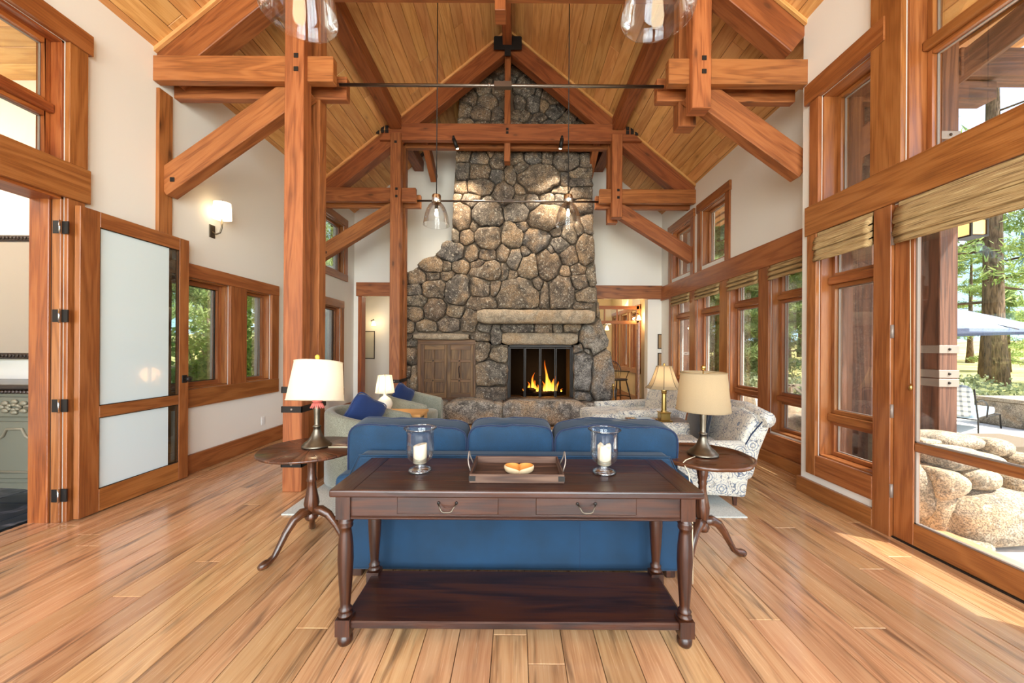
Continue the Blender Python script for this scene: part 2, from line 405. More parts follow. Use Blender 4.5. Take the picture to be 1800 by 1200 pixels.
M['hill'] = plain('hazy_hill_forest', S(120, 148, 160), 1)
M['cabpaint'] = plain('grey_green_patina', S(112, 112, 98), .5, .15)
M['carve'] = plain('carved_silver_ornament', S(136, 130, 112), .4, .3)
M['darkwood'] = wood('dark_frame_wood', S(24, 16, 14), S(46, 32, 26), S(66, 48, 40), .35, .3, 0, 8, .1)
M['plastic'] = plain('white_outlet_plastic', S(232, 232, 230), .4)
M['art'] = plain('faded_print_paper', S(206, 200, 180), .8)
M['artd'] = plain('tan_print_paper', S(158, 128, 92), .8)
M['lantern'] = emis('amber_lantern_glass', S(255, 200, 130), .9)
# ------------------------------------------------------------ room shell
XL, XN, XR, YN, YF, YB = -3.6, 2.86, 3.22, 3.7, 8.2, -3.0
RX, RZ, SL = -.18, 7.18, .818
roofz = lambda x: RZ-SL*abs(x-RX)
def wall_x(name, X, s, ya, yb, za, zb, holes, mat='wall', t=.22):
    # wall on plane x = X, thickness outward on side s, holes (y0, y1, z0, z1)
    ys = sorted({ya, yb, *[h[0] for h in holes], *[h[1] for h in holes]}); zs = sorted({za, zb, *[h[2] for h in holes], *[h[3] for h in holes]})
    ys = [y for y in ys if ya <= y <= yb]; zs = [z for z in zs if za <= z <= zb]; m = MB(); lo, hi = sorted((X, X+s*t))
    for a, b in zip(ys, ys[1:]):
        run = None
        for c, d in list(zip(zs, zs[1:]))+[(None, None)]:
            solid = c is not None and not any(h[0] < (a+b)/2 < h[1] and h[2] < (c+d)/2 < h[3] for h in holes)
            if solid: run = (run[0], d) if run else (c, d)
            elif run: m.box((lo, a, run[0]), (hi, b, run[1])); run = None
    return m.build(name, M[mat], kind='structure')
RW = [(3.83, 4.67, .38, 2.48), (4.87, 5.58, .38, 2.48), (5.80, 6.58, .38, 2.48), (6.80, 7.6, .38, 2.48)]
RC = [(5.68, 6.42, 2.84, 3.80), (6.80, 7.66, 2.84, 3.80)]
NW = [(2.93, 3.49, .41, 2.51)]; DOOR = (.35, 2.79, 0, 2.51)
NC = [(2.96, 3.47, 2.79, 3.79), (.9, 2.72, 2.79, 4.3)]
LW = [(3.80, 4.62, .93, 2.16), (4.90, 5.40, .93, 2.16), (6.9, 7.55, .55, 2.2)]
LC = [(6.9, 7.7, 2.92, 3.92)]; LOPEN = (.6, 2.94, 0, 2.60); LUP = (.6, 2.94, 2.86, 3.82)
wall_x('wall_right', XR, 1, YN+.0, YF+.2, -.1, 4.7, RW+RC)
wall_x('wall_right_near', XN, 1, YB, YN-.0, -.1, 2.65, NW+[DOOR], t=.12); wall_x('wall_right_upper', XN, 1, YB, YN-.0, 2.65, 5.0, NC, t=.24)
MB().box((XN+.36, YN-.04, -.1), (XR+.3, YN-.005, 4.8), 2).build('wall_exterior_corner', M['porch'], kind='structure'); MB().box((XN+.12, YN-.1, -.1), (XN+.36, YN-.005, 4.8), 2).build('wall_exterior_return', M['porch'], kind='structure')
wall_x('wall_left', XL, -1, YB, YF+.2, -.1, 4.7, LW+LC+[LOPEN, LUP])
# gable end wall with two openings to the back hall
m = MB()
for a, b, c, d in ((-3.8, -3.5, -.1, 4.7), (-3.5, -2.05, 2.75, 5.8), (-2.05, 1.7, -.1, 7.3), (1.7, 2.92, 2.75, 5.8), (2.92, 3.4, -.1, 4.7)):
    if c == -.1 and d == 7.3: m.prism([(a, c), (b, c), (b, roofz(b)+.1), (RX, RZ+.1), (a, roofz(a)+.1)], 1, YF, YF+.2)
    else: m.prism([(a, c), (b, c), (b, roofz(b)+.1), (a, roofz(a)+.1)], 1, YF, YF+.2)
m.build('wall_back', M['wall'], kind='structure')
# rear gable, unseen behind the camera: two glazed bays built to admit sky light
m = MB()
for a, b, c, d in ((-3.8, -3.2, -.1, None), (3.2, 3.5, -.1, None), (-.45, .1, -.1, None), (-3.2, -.45, 4.6, None), (.1, 3.2, 4.6, None), (-3.2, -.45, -.1, .3), (.1, 3.2, -.1, .3)):
    if d: m.box((a, YB-.2, c), (b, YB, d))
    else: m.prism([(a, c), (b, c), (b, max(c+.1, roofz(b)+.1)), (max(a, min(RX, b)) if a < RX < b else a, roofz(RX if a < RX < b else a)+.1), (a, roofz(a)+.1)], 1, YB-.2, YB)
m.build('wall_rear', M['wall'], kind='structure')
# floor: subfloor + boards
fl = MB().box((-3.95, YB, -.12), (3.4, 12.2, -.02)).build('floor', M['darkwood'], kind='structure')
bw = .166; LEN = [1.3, 2.1, 2.9, 3.6]; cache = {}
x = -3.92; nb = 0
while x < 3.3:
    y = YB-R.random()*2.5
    while y < 12.1:
        li = R.choice([0, 1, 2, 2, 3, 3]); L = LEN[li]
        if y+L < -1.2 or (y > 8.2 and -2 < x < 1.4): y += L; continue
        if li not in cache:
            mb = MB().box((0, 0, -.02), (bw-.003, L-.003, 0), 1); o = mb.build('floor_board', M['floor'], fl, bev=.0022, origin=(0, 0, -.02)); cache[li] = o; o.location = Vector((x, y, -.02))-WO['floor']
        else:
            o = cache[li].copy(); C.objects.link(o); o.location = Vector((x, y, -.02))-WO['floor']
        nb += 1; y += L
    x += bw
# roof: deck and ceiling boards
dk = MB()
ang = math.atan(SL)
for s in (-1, 1):
    xe = (-3.95 if s < 0 else 3.45)
    dk.prism([(RX, RZ+.02), (xe, roofz(xe)+.02), (xe, roofz(xe)+.14), (RX, RZ+.14)], 1, YB-.3, YF+.3, g=1)
ceil = dk.build('ceiling', M['darkwood'], kind='structure')
cw = .182; ncb = 0; ccache = {}
for s in (-1, 1):
    k = 0
    while k*cw < 4.75:
        y = YB-R.random()*2
        while y < YF+.1:
            L = R.choice([3.0, 4.2, 5.4]); 
            if y+L < -.3: y += L; continue
            if y+L > YF+.15 : L2 = YF+.15-y
            else: L2 = L
            key = (s, round(L2, 1)); L2 = key[1]
            if L2 < .4: break
            d0 = k*cw+.002; dirx = s*math.cos(ang); dz = -math.sin(ang)
            if key not in ccache:
                lm = MB().box((0, 0, -.012), (cw-.004, L2-.004, .012), 1)
                Mx = Matrix.Rotation(s*ang, 4, 'Y') if s > 0 else Matrix.Rotation(ang, 4, 'Z')*0+Matrix.Identity(4)
                if s < 0: lm.v = [Vector((-v.x, v.y, v.z)) for v in lm.v]; lm.f = [f[::-1] for f in lm.f]; lm.uv = [u[::-1] if u else u for u in lm.uv]
                rot = Matrix.Rotation(ang*s, 4, 'Y'); lm.v = [rot @ v for v in lm.v]
                o = lm.build('ceiling_board', M['ceil'], ceil, bev=.004, origin=(0, 0, 0)); ccache[key] = o
            else: o = ccache[key].copy(); C.objects.link(o)
            o.location = Vector((RX+dirx*d0, y, RZ+dz*d0-.0))-WO['ceiling']; ncb += 1
            y += L2
        k += 1
print('floor boards', nb, 'ceiling boards', ncb)
# ------------------------------------------------------------ trim boards
TN = [0]
def trim(lo, hi, g=1, mat='trim', name='trim', bev=.004):
    TN[0] += 1; lo2 = [min(a, b) for a, b in zip(lo, hi)]; hi2 = [max(a, b) for a, b in zip(lo, hi)]
    return MB().box(lo2, hi2, g).build('%s_%d' % (name, TN[0]) if name == 'trim' else name, M[mat], bev=bev, kind='structure')
# right, far bay
trim((XR-.045, YN+.02, 2.46), (XR, 8.14, 2.76)); 
for y0, y1 in ((YN+.02, 3.83), (4.67, 4.87), (5.58, 5.80), (6.58, 6.80), (7.6, 7.72)): trim((XR-.035, y0, .36), (XR, y1, 2.46), 2)
for a, b, c, d in RC[:1]+[(6.80, 7.66, 2.84, 3.80)]:
    trim((XR-.04, a-.14, d), (XR, b+.14, d+.15)); trim((XR-.03, a-.12, 2.76), (XR, a, d), 2); trim((XR-.03, b, 2.76), (XR, b+.12, d), 2)
trim((XR-.08, YN+.02, .0), (XR, 8.2, .14), name='baseboard_right'); trim((XR-.05, YN+.02, .14), (XR, 8.2, .36))
# right, near bay
trim((XN-.045, -1.0, 2.51), (XN, 3.62, 2.79)); trim((XN-.035, 3.49, .22), (XN, 3.60, 2.51), 2); trim((XN-.035, 2.79, .0), (XN, 2.93, 2.51), 2)
trim((XN-.035, 2.93, .22), (XN, 3.49, .41)); trim((XN-.035, 2.93, .0), (XN, YN+.02, .15), name='baseboard_right_near')
trim((XN-.05, 2.84, 3.79), (XN, 3.63, 3.98)); trim((XN-.035, 3.47, 2.79), (XN, 3.58, 3.79), 2); trim((XN-.04, 2.72, 2.79), (XN, 2.96, 4.45), 2)
trim((XN-.035, .35-.12, 0), (XN, .35, 2.51), 2)
MB().box((XN+.0, YN-.001, 0), (XN+.36, YN+.001, .15), 0).build('baseboard_return', M['trim'], kind='structure')
# left
trim((XL, 3.66, 2.16), (XL+.04, 5.56, 2.31)); trim((XL, 3.66, .73), (XL+.04, 5.56, .93))
for y0, y1 in ((3.66, 3.80), (4.62, 4.90), (5.40, 5.56)): trim((XL, y0, .93), (XL+.035, y1, 2.16), 2)
trim((XL, 3.05, 0), (XL+.03, 8.2, .21), name='baseboard_left')
trim((XL, -1, 2.58), (XL+.045, 3.09, 2.86), 1); trim((XL, 2.94, 2.86), (XL+.04, 3.07, 3.82), 2); trim((XL, .4, 3.82), (XL+.05, 3.10, 3.99), 1)
trim((XL, 2.94, .0), (XL+.03, 3.06, 2.58), 2)
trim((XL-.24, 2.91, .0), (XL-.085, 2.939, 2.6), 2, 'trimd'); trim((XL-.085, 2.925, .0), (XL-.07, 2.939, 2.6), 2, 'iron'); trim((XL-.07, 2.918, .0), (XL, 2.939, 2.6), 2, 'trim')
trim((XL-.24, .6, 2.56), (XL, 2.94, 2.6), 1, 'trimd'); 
trim((XL, 3.68, .21), (XL+.035, 3.83, 3.98), 2, 'beam')
for a, b, c, d in (LW[2], LC[0]):
    trim((XL, a-.12, d), (XL+.04, b+.12, d+.15)); trim((XL, a-.12, c), (XL+.035, a, d), 2); trim((XL, b, c), (XL+.035, b+.12, d), 2); trim((XL, a-.14, c-.14), (XL+.035, b+.14, c))
# headers of the two openings in the gable wall
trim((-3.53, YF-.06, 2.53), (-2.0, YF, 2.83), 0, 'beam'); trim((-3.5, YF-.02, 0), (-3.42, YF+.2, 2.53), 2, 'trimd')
trim((1.6, YF-.10, 2.50), (3.2, YF, 2.79), 0, 'beam')
trim((1.6, YF-.02, 2.70), (2.92, YF+.2, 2.78), 0, 'trim')
# ------------------------------------------------------------ windows
WN = [0]
def window(X, s, y0, y1, z0, z1, rails=(), d=.16, mull=None, mat='trim', fr=.035, base='window', label=None, dark=False):
    WN[0] += 1; r = empty('%s_%d' % (base, WN[0]), (X, (y0+y1)/2, z0), kind='structure')
    xa, xb = X+s*.004, X+s*d; m = MB(); t = .018; q = lambda a, b: (min(a, b), max(a, b))
    l, h = q(xa, xb)
    m.box((l, y0, z0), (h, y0+t, z1), 2).box((l, y1-t, z0), (h, y1, z1), 2).box((l, y0, z1-t), (h, y1, z1), 1).box((l, y0, z0), (h, y1, z0+t), 1)
    m.build('frame', M[mat], r, bev=.002)
    l, h = q(X+s*(d-.07), X+s*d)
    zz = [z0+t]+sorted(rails)+[z1-t]
    for zr in rails:
        rl, rh = q(X+s*(d-.11), X+s*d)
        MB().box((rl, y0+t, zr-.035), (rh, y1-t, zr+.035), 1).build('rail', M[mat], r, bev=.012, seg=2)
    for i in range(len(zz)-1):
        a = zz[i]+(.035 if i else 0); b = zz[i+1]-(.035 if i < len(zz)-2 else 0); m = MB()
        ya, yb = y0+t, y1-t
        m.box((l, ya, a), (h, ya+fr, b), 2).box((l, yb-fr, a), (h, yb, b), 2).box((l, ya+fr, b-fr), (h, yb-fr, b), 1).box((l, ya+fr, a), (h, yb-fr, a+fr), 1)
        sa = m.build('sash', M[mat], r, bev=.004)
        e = MB(); w2 = .006; l2, h2 = q(X+s*(d-.035), X+s*(d-.02)); f2 = fr
        e.box((l2, ya+f2, a+f2), (h2, ya+f2+w2, b-f2), 2).box((l2, yb-f2-w2, a+f2), (h2, yb-f2, b-f2), 2).box((l2, ya+f2, a+f2), (h2, yb-f2, a+f2+w2), 1).box((l2, ya+f2, b-f2-w2), (h2, yb-f2, b-f2), 1)
        e.build('glazing_bead', M['iron' if dark else 'strap'], sa)
        xg = X+s*(d-.028)
        MB().box((xg-.002, ya+fr, a+fr), (xg+.002, yb-fr, b-fr), 1).build('pane', M['glass'], sa)
    return r
for h in RW: window(XR, 1, *h, rails=(.80, 2.06), d=.17)
for h in RC: window(XR, 1, *h, d=.17)
for h in NW: window(XN, 1, *h, rails=(.78, 2.05), d=.17)
window(XN, 1, *NC[0], d=.2); window(XN, 1, *NC[1], rails=(3.62,), d=.2)
window(XL, -1, *LW[0], d=.14, fr=.05, dark=True); window(XL, -1, *LW[1], d=.14); window(XL, -1, *LW[2], d=.14, dark=True); window(XL, -1, *LC[0], d=.14)
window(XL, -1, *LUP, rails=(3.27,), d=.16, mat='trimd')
# unseen rear glazing, put in to let sky light enter
r = empty('window_rear', (0, YB-.1, .3), kind='structure')
for a, b in ((-3.2, -.45), (.1, 3.2)):
    mm = MB(); n = 3
    for i in range(n+1): xx = a+(b-a)*i/n; mm.box((xx-.04, YB-.14, .3), (xx+.04, YB-.06, 4.6), 2)
    for z in (.34, 2.5, 4.56): mm.box((a, YB-.14, z-.04), (b, YB-.06, z+.04), 0)
    mm.build('frame', M['trim'], r)
    for i in range(n):
        for z in (.34, 2.5): MB().box((a+(b-a)*i/n, YB-.102, z), (a+(b-a)*(i+1)/n, YB-.098, z+2.1)).build('pane', M['glass'], r)
# glazed door leaves, right near bay
def glass_door(name, x, y0, y1, hinge_y, label=None):
    r = empty(name, (x, hinge_y, 0), kind='structure')
    a, b = x, x+.05; st = .14
    MB().box((a, y0, .012), (b, y0+st, 2.5), 2).build('stile', M['trim'], r, bev=.003); MB().box((a, y1-st, .012), (b, y1, 2.5), 2).build('stile', M['trim'], r, bev=.003)
    MB().box((a, y0+st, .012), (b, y1-st, .17), 1).build('rail', M['trim'], r, bev=.003); MB().box((a, y0+st, 2.36), (b, y1-st, 2.5), 1).build('rail', M['trim'], r, bev=.003)
    MB().box((a, y0+st, .685), (b, y1-st, .75), 1).build('rail', M['trim'], r, bev=.01)
    for c, d in ((.17, .685), (.75, 2.36)):
        MB().box((a+.022, y0+st, c), (a+.028, y1-st, d)).build('pane', M['glass'], r)
        m = MB(); m.box((a+.008, y1-st-.012, c), (a+.03, y1-st, d), 2).box((a+.008, y0+st, c), (a+.03, y0+st+.012, d), 2).box((a+.008, y0+st, c), (a+.03, y1-st, c+.01), 1); m.build('glazing_bead', M['strap'], r)
    for z in (.35, .95, 1.55, 2.25): MB().lathe([(.011, -.05), (.011, .05)], (a-.012, y1+.004, z), 10).build('hinge', M['strap'], r)
    return r
d = glass_door('door_1', XN-.012, 1.57, 2.785, 2.785)
glass_door('door_2', XN-.012, .36, 1.565, .36)
MB().box((XN-.02, .35, -.01), (XN+.14, 2.79, .012), 1).build('trim_threshold', M['iron'], kind='structure')
# clear glazed door folded back flat against left wall
def folded_door():
    r = empty('door_3', (XL+.05, 2.96, 0), kind='structure'); a, b = XL+.055, XL+.10; y0, y1 = 2.965, 3.955; s1 = .145; s2 = .11
    MB().box((a, y0, .012), (b, y0+s1, 2.53), 2).build('stile', M['trim'], r, bev=.003); MB().box((a, y1-s2, .012), (b, y1, 2.53), 2).build('stile', M['trim'], r, bev=.003)
    for c, d in ((.012, .20), (.80, .90), (2.40, 2.53)): MB().box((a, y0+s1, c), (b, y1-s2, d), 1).build('rail', M['trim'], r, bev=.003)
    for c, d in ((.2, .8), (.9, 2.4)):
        MB().box((a+.02, y0+s1, c), (a+.026, y1-s2-.10, d)).build('frosted_pane', M['doorglass'], r); MB().box((a+.02, y1-s2-.10, c), (a+.026, y1-s2, d)).build('pane', M['cleardoor'], r)
        m = MB(); m.box((b-.012, y0+s1, c), (b-.006, y0+s1+.006, d), 2).box((b-.012, y1-s2-.006, c), (b-.006, y1-s2, d), 2).box((b-.012, y0+s1, c), (b-.006, y1-s2, c+.006), 1).box((b-.012, y0+s1, d-.006), (b-.006, y1-s2, d), 1); m.build('glazing_bead', M['iron'], r)
    k = MB().box((b, 3.875, 1.02), (b+.008, 3.93, 1.10), 2).build('door_knob', M['iron'], r, bev=.002)
    MB().lathe([(.010, 0), (.010, .025), (.026, .032), (.030, .045), (.024, .058), (.001, .062)], (b+.008, 3.902, 1.06), 16, tilt=Matrix.Rotation(math.pi/2, 3, 'Y')).build('knob', M['iron'], k)
    for z in (.22, .93, 1.64, 2.34):
        h = MB().box((XL-.055, 2.912, z-.05), (XL-.002, 2.918, z+.05)).build('hinge', M['iron'], r); MB().box((XL+.002, 2.925, z-.05), (XL+.05, 2.935, z+.05)).build('leaf', M['iron'], h); MB().lathe([(.006, -.055), (.006, .055)], (XL+.0, 2.912, z), 8).build('pin', M['chrome'], h)
folded_door()
# ------------------------------------------------------------ side room behind the left opening
MB().box((-7.2, -1.0, -.14), (XL-.22, 4.3, -.03)).build('floor_side_room', M['slate'], kind='structure')
k = 0
for i in range(6):
    for j in range(9):
        if j*.6-.9 < .5: continue
        MB().box((-7.2+i*.62, -.9+j*.6, -.03), (min(XL-.245, -7.2+i*.62+.612), -.9+j*.6+.592, 0)).build('floor_tile', M['slate'], bpy.data.objects['floor_side_room'], bev=.002)
m = MB().box((XL-.24, .55, -.02), (XL+.03, 2.915, .008), 1).build('trim_saddle', M['floor'], kind='structure')
MB().box((-7.2, 3.66, -.1), (XL-.2, 3.8, 4.6)).build('wall_side_room', M['wall'], kind='structure')
MB().box((-7.3, -1, -.1), (-7.2, 3.8, 4.6)).build('wall_side_room_far', M['wall'], kind='structure')
cs = MB().prism([(-1.0, 4.05), (3.8, 4.05), (3.8, 4.15), (-1, 4.15)], 0, -7.2, XL-.2, g=0).build('ceiling_side_room', M['porchwood'], kind='structure')
for i in range(24): MB().box((-7.2, -.95+i*.2, 4.025), (XL-.22, -.95+i*.2+.194, 4.05), 0).build('ceiling_board', M['ceil'], cs, bev=.003)
# dresser and mirror in the side room
def dresser():
    x1, y0 = XL-.30, 3.12
    r = empty('dresser', (-4.2, 3.35, 0), 'grey green carved dresser with dark wooden top inside side room', 'cabinet')
    MB().box((x1-1.2, y0+.02, .22), (x1-.02, 3.6, 1.0), 0).build('body', M['cabpaint'], r, bev=.008)
    MB().box((x1-1.25, y0-.02, 1.03), (x1+.02, 3.64, 1.075), 0).build('top', M['darkwood'], r, bev=.012, seg=2)
    m = MB()
    for i in range(40): m.sq((x1-1.22+i*.031, y0-.012, 1.012), (.014, .012, .014), .8, .8, 5, 8)
    m.build('carved_edge', M['darkwood'], r, kind='stuff')
    for i, x in enumerate((x1-1.12, x1-.55)):
        dr = MB().box((x, y0-.005, .80), (x+.47, y0+.03, .97), 0).build('drawer', M['cabpaint'], r, bev=.006)
        m = MB()
        for k in range(9):
            q = k/8*6.28; m.sq((x+.235+math.cos(q)*.11, y0-.012, .885+math.sin(q)*.045), (.032, .014, .02), .9, .9, 5, 8)
            m.sq((x+.235+math.cos(q)*.05, y0-.015, .885+math.sin(q)*.02), (.02, .014, .014), .9, .9, 5, 8)
        m.build('carved_ornament', M['carve'], dr)
        dd = MB().box((x, y0-.005, .28), (x+.47, y0+.03, .76), 0).build('door', M['cabpaint'], r, bev=.006)
        m = MB(); pts = [(x+.07, .34), (x+.40, .34), (x+.40, .60), (x+.33, .64), (x+.30, .70), (x+.17, .70), (x+.14, .64), (x+.07, .60), (x+.07, .34)]
        m.tube([(a, y0-.008, b) for a, b in pts], .012, 6); m.build('moulding', M['carve'], dd)
        m = MB()
        for sx in (.42, .05):
            for k in range(5): m.sq((x+sx-.02*(k % 2), y0-.01, .73-k*.024), (.026, .012, .014), .9, .9, 5, 8)
        m.build('carved_ornament', M['carve'], dd)
        MB().lathe([(.008, -.05), (.012, -.045), (.006, -.02), (.006, .02), (.012, .045), (.008, .05)], (x+.475, y0-.012, .5), 8).build('hinge', M['iron'], dd)
    m = MB()
    for k in range(12): m.sq((x1-.025, y0, .25+k*.062), (.022, .022, .034 if k % 3 else .02), .9, .9, 6, 8)
    m.build('carved_corner_post', M['carve'], r)
    m = MB(); 
    m.prism([(x1-1.2, .24), (x1-.02, .24), (x1-.02, .12), (x1-.10, .14), (x1-.25, .19), (x1-.6, .2), (x1-.95, .19), (x1-1.12, .14), (x1-1.2, .12)], 1, y0+.01, y0+.04)
    m.build('apron', M['cabpaint'], r)
    for xx in (x1-.04, x1-1.18):
        for yy in (y0+.03, 3.56): MB().tube([(xx-.03, yy, .22), (xx, yy-.02, .15), (xx-.01, yy-.01, .07), (xx+.015, yy-.03, .02), (xx+.02, yy-.035, .004)], [.04, .038, .022, .026, .02], 8).build('foot', M['carve'], r)
dresser()
r = empty('wall_mirror', (-4.3, 3.62, 1.2), 'dark carved frame mirror on wall above the dresser', 'mirror')
x0, x1, z0, z1 = -5.35, -3.80, 1.33, 2.42
MB().box((x0, 3.63, z0), (x1, 3.64, z1)).build('glass', M['mirror'], r)
for a, b in (((x0-.02, 3.63, z0-.03), (x1+.02, 3.63, z0-.03)), ((x0-.02, 3.63, z1+.03), (x1+.02, 3.63, z1+.03)), ((x0-.03, 3.63, z0-.06), (x0-.03, 3.63, z1+.06)), ((x1+.03, 3.63, z0-.06), (x1+.03, 3.63, z1+.06))):
    f = MB().bar(a, b, .05, .06, (0, 1, 0) if a[0] == b[0] else (0, 0, 1)).build('frame', M['darkwood'], r, bev=.01); m = MB(); a = Vector(a); b = Vector(b); n = int((b-a).length/.035)
    for i in range(n): m.sq(a.lerp(b, (i+.5)/n)+Vector((0, -.028, 0)), (.015, .008, .015), .9, .9, 4, 6)
    m.build('carved_beading', M['darkwood'], f, kind='stuff')
# ------------------------------------------------------------ timber trusses
def bolt(c, p, r, s=.045, n=2, dz=-.13, axis='y'):
    for i in range(n):
        b = MB().box((c[0]-s/2, c[1]-.008, c[2]+i*dz-s/2), (c[0]+s/2, c[1], c[2]+i*dz+s/2)).build('bolt_plate', M['iron'], p, bev=.003)
def truss(name, Y, xl, xr, label, near):
    r = empty(name, (RX, Y, 4.8), label, 'roof truss')
    hs = 1.985; w = .185
    def lp(z0, z1, x): # two planks sandwich
        MB().box((x-w/2, Y, z0), (x+w/2, Y+.14, z1), 2).build('post', M['beam'], r, bev=.006)
        return MB().box((x-w/2, Y+.30, z0), (x+w/2, Y+.44, z1), 2).build('post', M['beam'], r, bev=.006)
    pl = RX-hs; pr = RX+hs-.02
    top = roofz(pl)-.33
    bigp = lp(0.0, top, pl); lp(3.745, top, pr)
    MB().box((pl-w/2+.01, Y+.14, .0), (pl+w/2-.02, Y+.30, 1.15 if near else 1.0), 2).build('spacer_block', M['beam'], r, bev=.006)
    # cross beams (pairs) and knee braces
    for (a, b) in ((xl, -1.82), (1.49, xr)):
        MB().box((a, Y+.065, 4.025), (b, Y+.15, 4.275), 0).build('cross_beam', M['beam'], r, bev=.006)
        a2, b2 = (a, b+.03) if a < 0 else (a-.03, b)
        MB().box((a2, Y+.29, 4.0), (b2, Y+.375, 4.24), 0).build('cross_beam', M['beam'], r, bev=.006)
    zk, sk, hk = (4.07, .71, .26) if near else (3.99, .62, .25)
    MB().bar((pl, Y+.22, zk), (xl-.02, Y+.22, zk-sk*(pl-xl+.02)), .13, hk, (0, 0, 1)).build('knee_brace', M['beam'], r, bev=.006)
    MB().bar((pr, Y+.22, zk), (xr+.02, Y+.22, zk-sk*(xr+.02-pr)), .13, hk, (0, 0, 1)).build('knee_brace', M['beam'], r, bev=.006)
    # tie beam pair, rafters, king post
    for y0 in (Y+.04, Y+.31): MB().prism([(RX-2.30, 5.12), (RX+2.42, 5.12), (RX+2.10, 5.42), (RX-2.10, 5.42)], 1, y0, y0+.1, g=0).build('tie_beam', M['beamred'], r, bev=.005)
    for s, xe in ((-1, XL+.0), (1, XR-.0 if not near else XN)):
        dirv = Vector((s*math.cos(ang), 0, -math.sin(ang))); nrm = Vector((-s*math.sin(ang)*-1*-1, 0, -math.cos(ang)))
        n2 = Vector((-s*math.sin(ang), 0, -math.cos(ang)))
        a = Vector((RX, Y+.21, RZ))+n2*.17; L = abs(xe-RX)/math.cos(ang)
        MB().bar(a, a+dirv*(L+.1), .2, .30, n2, o0=-.12).build('rafter', M['beamred'], r, bev=.006)
        c = Vector((RX, Y+.21, RZ))+n2*.03
        MB().bar(c-Vector((0, .12, 0)), c-Vector((0, .12, 0))+dirv*(L+.1), .03, .035, n2, o0=-.1).build('rafter_trim', M['ceil'], r)
    MB().box((RX-.055, Y+.13, 4.80), (RX+.055, Y+.31, 6.9), 2).build('king_post', M['beamred'], r, bev=.005)
    # steel tie rod with turnbuckle
    MB().tube([(-1.83, Y+.22, 4.10), (1.50, Y+.22, 4.10)], .017, 10).build('tie_rod', M['rod'], r)
    t = MB().lathe([(.026, -.045), (.026, -.02), (.018, -.015)], (-.26, Y+.22, 4.10), 10, tilt=Matrix.Rotation(math.pi/2, 3, 'Y')).box((-.24, Y+.19, 4.075), (-.06, Y+.25, 4.13), 0).build('turnbuckle', M['rod'], r, bev=.002)
    # steel apex gusset
    g = MB().box((RX-.25, Y+.03, 6.74), (RX+.25, Y+.04, 6.98)).build('apex_gusset', M['iron'], r, bev=.002)
    MB().box((RX-.055, Y+.02, 6.62), (RX+.055, Y+.035, 6.76)).build('strap', M['iron'], g); MB().box((RX-.07, Y-.03, 6.88), (RX+.07, Y+.03, 7.0)).build('block', M['strap'], g)
    for x in (pl, pr):
        bolt((x+.02, Y, 4.225), r, r); 
        if not near or 1: bolt((x, Y+(.0 if x < 0 else .04), 5.34), r, r, n=1 if x > 0 else 2, dz=-.28)
    bolt((RX, Y+.04, 5.32), r, r, n=2, dz=-.06)
    for s in (-1, 1):
        for i, (dx, dz) in enumerate(((.2, 0), (.2, -.07), (.28, 0), (.28, -.07), (.36, -.09))):
            x = RX+s*(1.985+dx-.03); MB().box((x-.028, Y+.03, 5.34+dz-.03), (x+.028, Y+.04, 5.34+dz+.03)).build('bolt_plate', M['iron'], r)
    bolt((xl+.12, Y+.155, zk-sk*(pl-xl-.12)-.05), r, r, n=1)
    # iron straps around the foot of the tall post
    for z in ((.27, .80, .99) if near else (.8, )):
        m = MB(); x0, x1, y0, y1 = pl-w/2-.008, pl+w/2+.008, Y-.008, Y+.448
        m.box((x0, y0, z-.03), (x1, y0+.008, z+.03), 0).box((x1-.008, y0, z-.03), (x1, y1, z+.03), 1).box((x0, y1-.008, z-.03), (x1, y1, z+.03), 0).box((x0, y0, z-.03), (x0+.008, y1, z+.03), 1)
        st = m.build('iron_strap', M['iron'], r)
        MB().sq((pl, y0-.002, z), (.011, .007, .011), 1, 1, 6, 10).build('bolt', M['strap'], st)
    return r
truss('timber_truss', 3.58, XL, XN+.05, 'near timber roof truss whose tall strapped post stands beside left round table', True)
truss('timber_truss', 6.58, XL, XR, 'far timber roof truss with steel apex plate just before stone chimney', False)
for s, x in ((-1, -2.17), (1, 1.80)):
    MB().box((x-.1, YB, roofz(x)-.25), (x+.1, 6.6, roofz(x)-.02), 1).build('purlin', M['beamred'], bev=.006, label='heavy purlin under %s roof slope running to far truss' % ('left' if s < 0 else 'right'), cat='beam', group=None)
    MB().box((x-.1, 6.98, roofz(x)-.25), (x+.1, YF, roofz(x)-.02), 1).build('purlin', M['beamred'], bev=.006, label='short purlin on %s roof slope between far truss and gable wall' % ('left' if s < 0 else 'right'), cat='beam')
    xx = -1.72 if s < 0 else 1.48
    MB().bar((xx, 6.9, 5.28), (xx-s*.02, 7.6, 4.86), .12, .2).build('outrigger', M['beamred'], bev=.005, label='short sloping outrigger beam %s chimney behind far tie beam' % ('left of' if s < 0 else 'right of'), cat='beam')
MB().box((RX-.09, YB, RZ-.36), (RX+.07, 6.62, RZ-.04), 1).build('ridge_beam', M['beamred'], bev=.006, label='ridge beam running along the peak of the ceiling', cat='beam')
